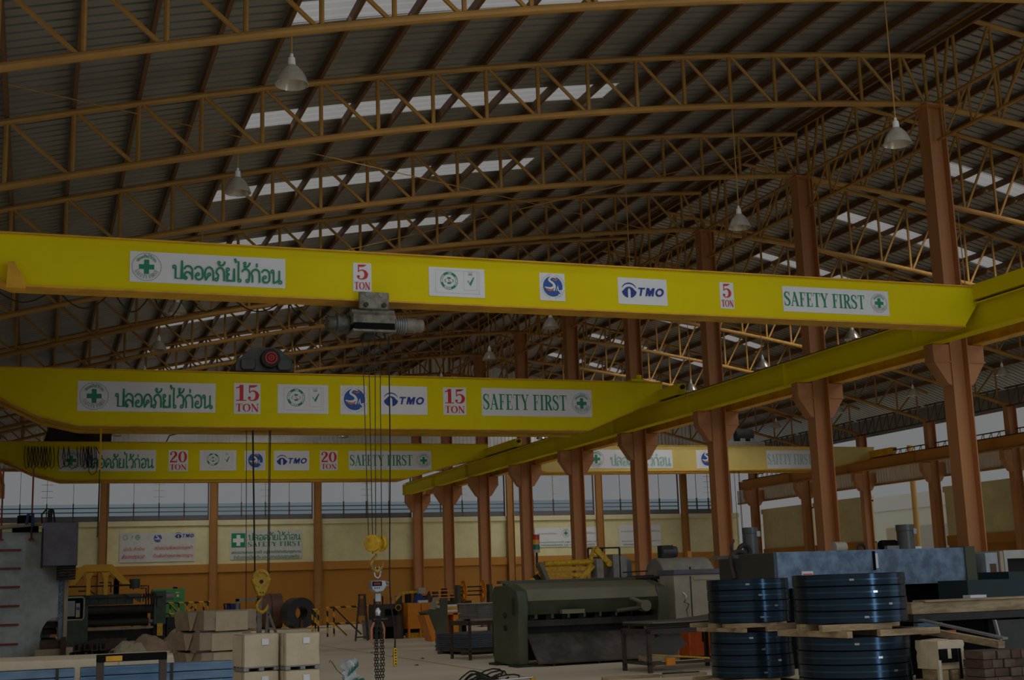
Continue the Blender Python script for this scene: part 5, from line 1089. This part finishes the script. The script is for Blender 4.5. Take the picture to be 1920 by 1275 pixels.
o = thing('welding_box', 'red-orange machine box behind the plate table', 'machine', (15.5, 29.8, 0)); box(15.15, 15.95, 29.5, 30.1, .03, .68).build('body', redor, o, bevel=.03); box(15.5, 15.65, 29.49, 29.5, .4, .66).build('dark_vent', black, o)
o = thing('control_cabinet', 'dirty off-white cabinet with a purple top strip right of the shear', 'cabinet', (15.9, 30.9, 0))
box(15.35, 16.75, 30.55, 31.4, 0, 2.05).build('body', offwhite, o, bevel=.02); box(15.33, 16.9, 30.5, 31.45, 2.05, 2.17).build('purple_strip', purple, o); box(15.8, 15.82, 30.53, 30.55, .2, 2.0).build('door_seam', steel_d, o)
MB().tube([(15.55, 30.5, 1.6), (15.62, 30.45, 1.5), (15.55, 30.45, 1.35), (15.68, 30.45, 1.3), (15.6, 30.45, 1.15), (15.66, 30.5, 1.0)], .02, 6).build('chain_latch', chrome, o); box(15.9, 16.4, 30.53, 30.55, 1.9, 2.0).build('hinge_plate', offwhite, o)
o = thing('pump_unit', 'small orange and grey pump between the shear and the off-white cabinet', 'machine', (15.0, 30.0, 0)); box(15.1, 15.4, 32.0, 32.4, 0, 1.3).build('stand', steel, o); MB().cyl((15.25, 32.2, 1.42), .13, -.3, .2, 'y', 16).build('motor', orangep, o)
# behind the shear
o = thing('boom_machine', 'yellow boom machine with a signal tower behind the shear', 'machine', (15.5, 37.6, 0))
box(13.9, 17.2, 37.2, 38.8, 0, 1.95).build('base', greenm, o, bevel=.03)
MB().tube([(14.55, 37.6, 2.52), (16.3, 37.6, 2.56)], .09, 14).build('boom_tube', hookyel, o)
for z in (2.12, 2.3): box(14.3, 16.0, 37.5, 37.7, z, z+.11).build('boom_rail', hookyel, o)
MB().bar((15.65, 37.5, 2.0), (16.1, 37.5, 2.45), .12, .16).build('boom_brace', hookyel, o); box(14.0, 16.2, 37.4, 37.9, 1.95, 2.06).build('boom_sill', hookyel, o)
MB().bar((16.2, 37.5, 2.95), (16.65, 37.5, 2.48), .12, .17).build('arm', hookyel, o); MB().bar((16.2, 37.55, 2.97), (16.05, 37.55, 2.6), .1, .1).build('arm', hookyel, o); MB().cyl((16.62, 37.4, 2.48), .1, 0, .25, 'y', 14).build('arm_pin', hookyel, o)
MB().prism([(13.85, 2.0), (14.35, 2.3), (14.45, 2.05), (14.3, 1.95)], 'y', 37.3, 37.45).build('hazard_plate', stripe, o)
MB().bar((14.15, 37.0, 2.55), (14.5, 37.0, 1.7), .12, .34, (0, 1, 0)).build('grey_arm', greendust, o)
for x, z1 in ((16.15, 2.62), (16.7, 2.75), (16.95, 2.7)): box(x, x+.2, 37.3, 37.8, 1.9, z1).build('bearing_post', steel, o)
box(17.1, 17.75, 38.2, 39.0, 1.5, 2.62).build('tank', mat('tank blue-grey', (.15, .18, .2), .5, .1, .4, None, 2), o, bevel=.04); m = MB()
for a in ((16.6, 2.7, 17.7, 2.7), (16.6, 3.0, 17.7, 3.0), (16.6, 2.7, 16.6, 3.0), (17.7, 2.7, 17.7, 3.0), (17.1, 2.7, 17.1, 3.0)): m.bar((a[0], 39, a[1]), (a[2], 39, a[3]), .05, .05)
m.build('guard_frame', steel_d, o)
MB().tube([(17.0, 37.0, 2.02), (17.85, 36.9, 2.04)], .06, 8).build('feed_bar', steel_d, o); MB().tube([(17.0, 37.3, 2.2), (17.85, 37.3, 2.22)], .02, 6).build('guide_rod', steel_d, o)
p_ = MB().tube([(14.2, 37.3, 2.4), (14.2, 37.3, 2.86)], .035, 10).build('signal_pole', steel_d, o)
for z, mm_, nm in ((2.86, offwhite, 'signal_base'), (2.95, gcl, 'green_signal'), (3.1, acl, 'amber_signal'), (3.25, rcl, 'red_signal')): MB().cyl((14.2, 37.3, z), .1, 0, .145 if nm != 'signal_base' else .09, 'z', 18).build(nm, mm_, o)
o = thing('covered_drum', 'dust-covered round machine guard with a motor on top, right of the boom machine', 'machine', (18.6, 37, 0))
MB().prism([(36.3+.75-.75*math.cos(PI*k/14), 1.75+.85*math.sin(PI*k/14)) for k in range(15)] + [(37.8, 1.3), (36.3, 1.3)], 'x', 17.95, 19.7).build('dust_cover', dustcov, o, bevel=.03)
MB().prism([(36.65+.4-.4*math.cos(PI*k/10), 1.5+.5*math.sin(PI*k/10)) for k in range(11)] + [(37.45, 1.3), (36.65, 1.3)], 'x', 17.9, 17.96).build('dark_opening', black, o)
box(18.0, 19.6, 36.35, 37.7, 0, 1.3).build('base', steel_d, o); box(18.78, 18.82, 36.28, 36.32, 1.3, 2.3).build('cover_seam', steel_d, o)
b = MB().cyl((18.55, 37.1, 2.78), .17, -.3, .2, 'x', 20).build('motor', mat('motor dark blue', (.05, .06, .08), .5), o); box(18.2, 18.6, 36.95, 37.25, 2.58, 2.98).build('gear_case', steel_d, o)
for i, x in enumerate((19.6, 20.4)): tag(centre(box(x, x+.14, 39.5, 39.65, 0, 2.85).build('orange_post', orangep)), 'short orange post behind the covered drum, %s one' % ('left' if i == 0 else 'right'), 'post', 'orange posts behind the drum')

# ------------------------------------------------------------------ right side: big machine, coils, timber
o = thing('plate_press', 'long mottled blue-grey steel machine behind the coil stacks', 'machine', (17, 27, 0))
box(14.42, 19.3, 23.95, 24.1, 1.66, 2.41).build('front_plate', bluegrey, o, bevel=.008); sidem = mat('greasy brown-grey plate', (.09, .085, .07), .5, .3, .4, (.05, .045, .035), 2)
box(14.42, 19.3, 24.1, 26.8, 2.33, 2.41).build('top_plate', steel, o); box(14.40, 14.5, 24.1, 25.5, 1.2, 2.40).build('side_plate', sidem, o); box(14.40, 14.5, 25.5, 26.4, 1.2, 2.33).build('side_step', sidem, o)
box(14.6, 19.1, 24.6, 26.7, .0, 1.66).build('shade_block', black, o); box(19.1, 19.36, 23.9, 24.5, 0, 2.43).build('end_frame', greenm, o, bevel=.01)  # black block stands in for the shade in the void below the plates
b = box(14.98, 15.25, 23.94, 23.95, 1.82, 2.0).build('white_plate', white, o); box(15.0, 15.23, 23.935, 23.94, 1.93, 1.95).build('red_line', red, b)
b = box(16.78, 16.84, 23.9, 23.95, 2.02, 2.33).build('bright_handle', white, o); box(16.74, 16.78, 23.9, 23.95, 1.98, 2.38).build('handle_bracket', black, o)
def cyl_tank(x, y, r, z1): 
    t_ = MB().lathe([(0, 0), (r, 0), (r, z1-2.41-.14), (r*1.06, z1-2.41-.13), (r*1.06, z1-2.41), (0, z1-2.41)], (x, y, 2.41), 'z', 28).build('upright_cylinder', mat('cylinder grey-green', (.11, .115, .11), .4, .3, .3), o); MB().cyl((x+r*.7, y-r*.8, z1-.15), .06, -.06, .06, 'z', 10).build('valve_cap', chrome, t_)
cyl_tank(15.3, 26.5, .17, 3.03); cyl_tank(18.1, 24.6, .19, 2.95)
MB().tube([(14.95+.14*math.cos(a), 26.2, 2.47+.16*math.sin(a)) for a in [PI*k/8 for k in range(17)]], .055, 8, True).build('lifting_eye', steel_d, o); MB().tube([(14.9, 26.1, 2.46), (14.7, 26.0, 2.5), (14.5, 25.9, 2.46), (14.38, 25.82, 2.36), (14.35, 25.76, 2.2), (14.35, 25.7, 2.05), (14.36, 25.66, 1.9)], .05, 8).build('lifting_strap', steel_r, o); MB().tube([(14.98+a*.7, 26.7, 2.78+b*.8) for a, b in HK], [.02]*3+[.035]*3+[.03, .022, .012], 8).build('loose_hook', steel_r, o)
MB().tube([(17.55+.1*math.cos(a), 25.5, 2.45+.12*math.sin(a)) for a in [PI*k/8 for k in range(9)]], .03, 8).build('lifting_ring', steel_d, o)
MB().lathe([(0, 0), (.09, 0), (.11, .05), (.11, .4), (.08, .45), (0, .45)], (17.55, 24.8, 2.52), 'x', 18).build('top_motor', black, o); box(17.6, 18.05, 24.6, 25.0, 2.41, 2.5).build('motor_base', steel, o)
MB().cyl((16.55, 24.9, 2.5), .12, -.12, .16, 'x', 18).build('white_cap', offwhite, o); box(18.2, 18.5, 24.6, 25.0, 2.41, 2.47).build('white_tray', white, o); MB().lathe([(0, 0), (.16, 0), (.08, .08), (0, .1)], (18.6, 25.2, 2.41), 'z', 14).build('dome_cap', steel_d, o)
o = thing('hook_block', 'dark hook block of the right bay crab above the long blue-grey machine', 'hook', (34.5, 61, 2.6)); box(34.15, 34.85, 60.9, 61.1, 2.9, 3.3).build('cheek_plates', steel_d, o); hook(o, 34.5, 61, 3.0, 1.0, steel_d)
o = thing('lathe_machine', 'pale grey machine frame with a dark opening at the right edge', 'machine', (20.6, 24.4, 0))
box(19.62, 19.95, 23.9, 24.9, 0, 2.28).build('blue_white_post', mat('chipped pale blue paint', (.42, .48, .52), .5, 0, .5, (.25, .28, .32), 4), o, bevel=.01); box(19.72, 19.88, 23.89, 23.9, 1.82, 2.04).build('rusty_plate', coil_br, o)
box(19.97, 20.06, 23.85, 24.9, 0, 2.3).build('brown_strip', kraft_d, o); box(20.08, 21.6, 23.85, 25.0, 2.14, 2.32).build('top_beam', mat('grey white enamel', (.5, .49, .46), .5, 0, .3), o); box(20.08, 20.16, 23.85, 25.0, 0, 2.14).build('left_post', MATS['grey white enamel'], o); box(20.16, 21.6, 24.5, 25.0, 0, 2.14).build('recess', steel_d, o); box(20.16, 21.6, 24.1, 24.5, 1.68, 1.76).build('slide_bar', steel, o)
o = thing('steel_trough', 'blue-green curved steel trough behind the long timber beam', 'trough', (18.7, 21.6, 0))
box(17.0, 18.0, 21.3, 22.2, 1.2, 1.72).build('box_end', mat('blue green steel', (.014, .038, .05), .5, .3, .6, (.03, .03, .022), 3), o); MB().prism([(18.0, 1.25), (20.5, 1.25), (20.5, 1.5), (19.4, 1.78), (18.5, 1.86), (18.0, 1.86)], 'y', 21.3, 22.2).build('curved_side', MATS['blue green steel'], o); box(17.1, 20.4, 21.4, 22.1, 0, 1.2).build('support', black, o)
# coil stacks
strapm = mat('blued strap steel', (.04, .08, .12), .25, .8)
def coil_stack(cx, cy, r, zs, side, pal):
    for (z0, z1), lv in zip(zs, ('lower', 'upper')):
        hgt = (z1-z0)/4
        for k in range(4):
            lab = '%s slit strip coil of four on the %s pallet of the %s coil stack' % (('bottom', 'second', 'third', 'top')[k], lv, side)
            o = thing('slit_coil', lab, 'steel coil', (cx, cy, z0+hgt*k), 'slit coils on pallets')
            dx = .006*math.sin(k*2.1+z0*5)
            MB().lathe([(.26, .002), (r-.012, .002), (r, .012), (r, hgt-.012), (r-.012, hgt-.003), (.26, hgt-.003), (.26, .002)], (cx+dx, cy, z0+hgt*k), 'z', 96).build('wound_strip', coilm, o)
            st = MB().ring((cx+dx, cy, z0+hgt*(k+.5)), r-.002, r+.003, -.012, .012, 'z', 96).build('strap', strapm, o)
            a = -1.75+.35*math.sin(k*1.7+cx); sx_, sy_ = cx+dx+(r+.004)*math.cos(a), cy+(r+.004)*math.sin(a)
            MB().box(sx_-.035, sx_+.035, sy_-.006, sy_+.006, z0+hgt*(k+.5)-.016, z0+hgt*(k+.5)+.016).rotz(a+PI/2, (sx_, sy_)).build('seal_clip', chrome, o)
    for z0, z1, lv in pal:
        o = thing('wooden_pallet', 'rough timber pallet %s the %s coil stack' % ('under the lower coils of' if lv == 0 else 'between the two layers of', side), 'pallet', (cx, cy, z0), 'coil pallets')
        h2 = (z1-z0)/2; n = 0
        for k in range(3): y = cy-r*.93+k*(r*.9); MB().box(cx-r*1.12, cx+r*(1.05 if k else .25), y, y+.11, z0+h2, z1).rotz(-.06 if k == 0 else .04, (cx, cy)).build('deck_board', wood, o, bevel=.006)
        for k in range(3): x = cx-r*.95+k*(r*.85); MB().box(x, x+.1, cy-r*1.02, cy+r*.95, z0, z0+h2).rotz(.1, (cx, cy)).build('bearer', wood, o, bevel=.006)
        MB().box(cx-r*.2, cx+r*1.1, cy-r*1.06, cy-r*.96, z0, z0+h2).rotz(.05, (cx, cy)).build('front_board', wood, o, bevel=.006)
coil_stack(12.46, 21.8, .75, ((.14, .95), (1.11, 1.89)), 'left', ((0, .138, 0), (.952, 1.108, 1)))
coil_stack(12.16, 18.1, .87, ((.15, .97), (1.17, 1.92)), 'right', ((0, .148, 0), (.972, 1.168, 1)))
# timber and scrap at the lower right
o = thing('timber_beam', 'long squared timber beam lying level at the right edge', 'timber', (15.8, 19.3, 1.2)); box(14.05, 17.6, 19.1, 19.35, 1.2, 1.40).build('beam', wood, o, bevel=.01); box(14.3, 17.6, 19.05, 19.4, 1.40, 1.43).build('cover_board', wood, o)
o = thing('steel_trestle', 'black steel trestle frame under the long timber beam', 'stand', (15.8, 19.5, 0)); box(14.0, 17.4, 19.0, 20.4, 1.08, 1.195).build('top_frame', steel_d, o)
for x in (14.1, 15.6, 17.2):
    for y in (19.1, 20.2): box(x, x+.12, y, y+.12, 0, 1.08).build('leg', black, o)
box(14.0, 17.4, 20.3, 20.36, .1, 1.08).build('back_sheet', black, o); box(14.0, 14.5, 18.9, 19.02, 1.0, 1.06).build('blue_edge', bluest, o); box(14.1, 14.8, 18.95, 19.0, .86, .92).build('orange_edge', redor, o)
tag(centre(box(15.6, 15.95, 19.5, 19.7, 1.197, 1.475).build('white_block', white)), 'white block lying behind the long timber beam', 'block')
o = thing('dark_plate', 'dark plate with a pale edge leaning at the right edge below the timber beam', 'steel plate', (15.0, 17.2, 0))
MB().prism([(17.0, 0), (17.04, 0), (17.34, 1.12), (17.3, 1.12)], 'x', 14.28, 15.6).build('plate', steel_d, o); MB().prism([(16.98, 0), (17.04, 0), (17.34, 1.13), (17.28, 1.13)], 'x', 14.25, 14.28).build('pale_edge', steel, o)
pallet(12.72, 13.3, 16.7, 17.4, .0, .30, 'low pallet slab under the torn carton at the lower right', wood, .05)
o = thing('torn_carton', 'torn open carton of wood blocks beside the right coil stack', 'carton', (13.0, 17.1, .3)); soft_box(12.78, 13.28, 16.85, 17.35, .46, .88, .05, .012, seed=31).build('paper_wrap', kraft, o, angle=50); box(12.80, 13.12, 16.80, 16.84, .56, .76).build('dark_tear', black, o); box(12.93, 12.99, 16.79, 16.80, .62, .76).build('paper_tongue', pale, o)
for x in (12.82, 13.0, 13.15): box(x, x+.11, 16.82, 17.3, .302, .45).build('wood_block', wood, o)
box(13.13, 13.16, 16.78, 16.81, .32, .76).build('black_strap', black, o); box(12.74, 12.79, 16.78, 16.83, .16, .6).build('side_flap', pale, o)
n = 0
rustw = mat('red-brown timber', (.085, .04, .025), .8, 0, .7, (.035, .022, .016), 3, (1, 1, 3), .2); rnd = random.Random(5)
for row in range(6):
    x = 12.96+.02*(row % 2); z = .125*row
    for col in range(4):
        wd = min(rnd.uniform(.17, .26), 13.82-x); m = MB().box(x, x+wd-.012, 16.05+rnd.uniform(-.03, .02), 16.5, z+.003, z+.122).rotz(rnd.uniform(-.02, .02), (x+wd/2, 16.3)); x += wd
        b = m.build('wood_block', (wood_d, rustw, wood_d)[(row+col) % 3], bevel=.006)
        tag(centre(b), 'dark brown wood block, %s from the left in the %s row of the block pile' % (ORD[col].replace('nearest', 'first'), ('bottom', 'second', 'third', 'fourth', 'fifth', 'top')[row]), 'wood block', 'dark wood block pile')
tag(centre(MB().bar((13.48, 18.0, .98), (13.62, 16.42, .803), .13, .10).build('split_timber', wood)), 'pale split timber end resting on the dark block pile', 'timber')
tag(centre(MB().bar((13.62, 18.3, 1.14), (14.1, 16.9, .86), .15, .03).build('grey_board', steel)), 'grey narrow board sloping behind the split timber', 'board')
tag(centre(MB().box(13.9, 14.2, 17.5, 18.2, .0, .58).build('scrap_crate', black)), 'black crate behind the dark block pile', 'crate')
# floor clutter in front
o = thing('trash_bag', 'knotted white and green plastic bag on the floor near the chain', 'bag', (6.3, 27.8, 0))
m = MB(); rnd = random.Random(3)
for j in range(9):
    t = j/8; rr = (.03, .09, .15, .17, .15, .10, .17, .16, .12)[j]; zz = (.0, .02, .08, .15, .22, .3, .38, .46, .50)[j]
    for k in range(14): a = 2*PI*k/14; q = rr*(1+.25*math.sin(3*a+j)+.2*rnd.uniform(-1, 1)); m.v.append((6.27+q*math.cos(a)+.05*t, 27.8+q*math.sin(a)*.8, zz+.03*rnd.uniform(-1, 1)*(j > 0)))
m.f = [(j*14+k, j*14+(k+1) % 14, (j+1)*14+(k+1) % 14, (j+1)*14+k) for j in range(8) for k in range(14)] + [tuple(range(13, -1, -1)), tuple(8*14+k for k in range(14))]
m.build('upper_sack', bagw, o, angle=60); heap(6.2, 27.75, .2, .15, .14, 41, 10, 8).build('left_sack', bagg, o, angle=60); heap(6.47, 27.75, .16, .14, .16, 42, 10, 8).build('right_sack', bagg, o, angle=60)
for k in range(4): MB().add([(6.2+.05*k, 27.62-.01*k, .16+.04*k), (6.27+.06*k, 27.63, .18+.06*k), (6.26+.06*k, 27.64, .34+.05*k)], [(0, 1, 2)]).build('green_fold', bagg, o)
MB().tube([(6.2, 27.7, .12), (6.0, 27.7, .3), (5.9, 27.7, .46), (5.86, 27.7, .5), (5.84, 27.7, .45)], .008, 5).build('tie_wire', steel_d, o)
o = thing('hose_pile', 'tangle of black hoses and bright bars on the floor before the shear', 'hoses', (8.7, 25.2, 0))
rnd = random.Random(12)
for k in range(6):
    cx, cy, a, b, ph, tl = 8.65+rnd.uniform(-.25, .25), 25.25+rnd.uniform(-.2, .25), rnd.uniform(.35, .62), rnd.uniform(.15, .4), rnd.uniform(0, 6), rnd.uniform(.04, .12)
    MB().tube([(cx+a*math.cos(t)*(1+.15*math.sin(3*t+ph)), cy+b*math.sin(t+ph*.2), .02+.015*k*.5+tl*(1+math.sin(2*t+ph))) for t in [q*.33 for q in range(17)]], .017, 6).build('hose', rubber, o)
for x0, x1, z in ((8.25, 9.0, .05), (8.5, 9.35, .09)): MB().tube([(x0, 24.95, z), (x1, 25.05, z+.02)], .022, 8).build('bright_bar', chrome, o)
for x in (8.32, 9.3): box(x, x+.09, 24.95, 25.05, 0, .1).build('yellow_end', hookyel, o)
for i, (x, y) in enumerate(((9.9, 38), (10.2, 36), (9.2, 33), (10.0, 41), (8.0, 36))): tag(centre(heap(x, y, .05, .04, .03, 50+i, 6, 6).build('debris', steel_r)), 'dark crumb of debris on the bare floor', 'debris', 'floor debris')
for o in bpy.data.objects:
    if '_w' in o: del o['_w']
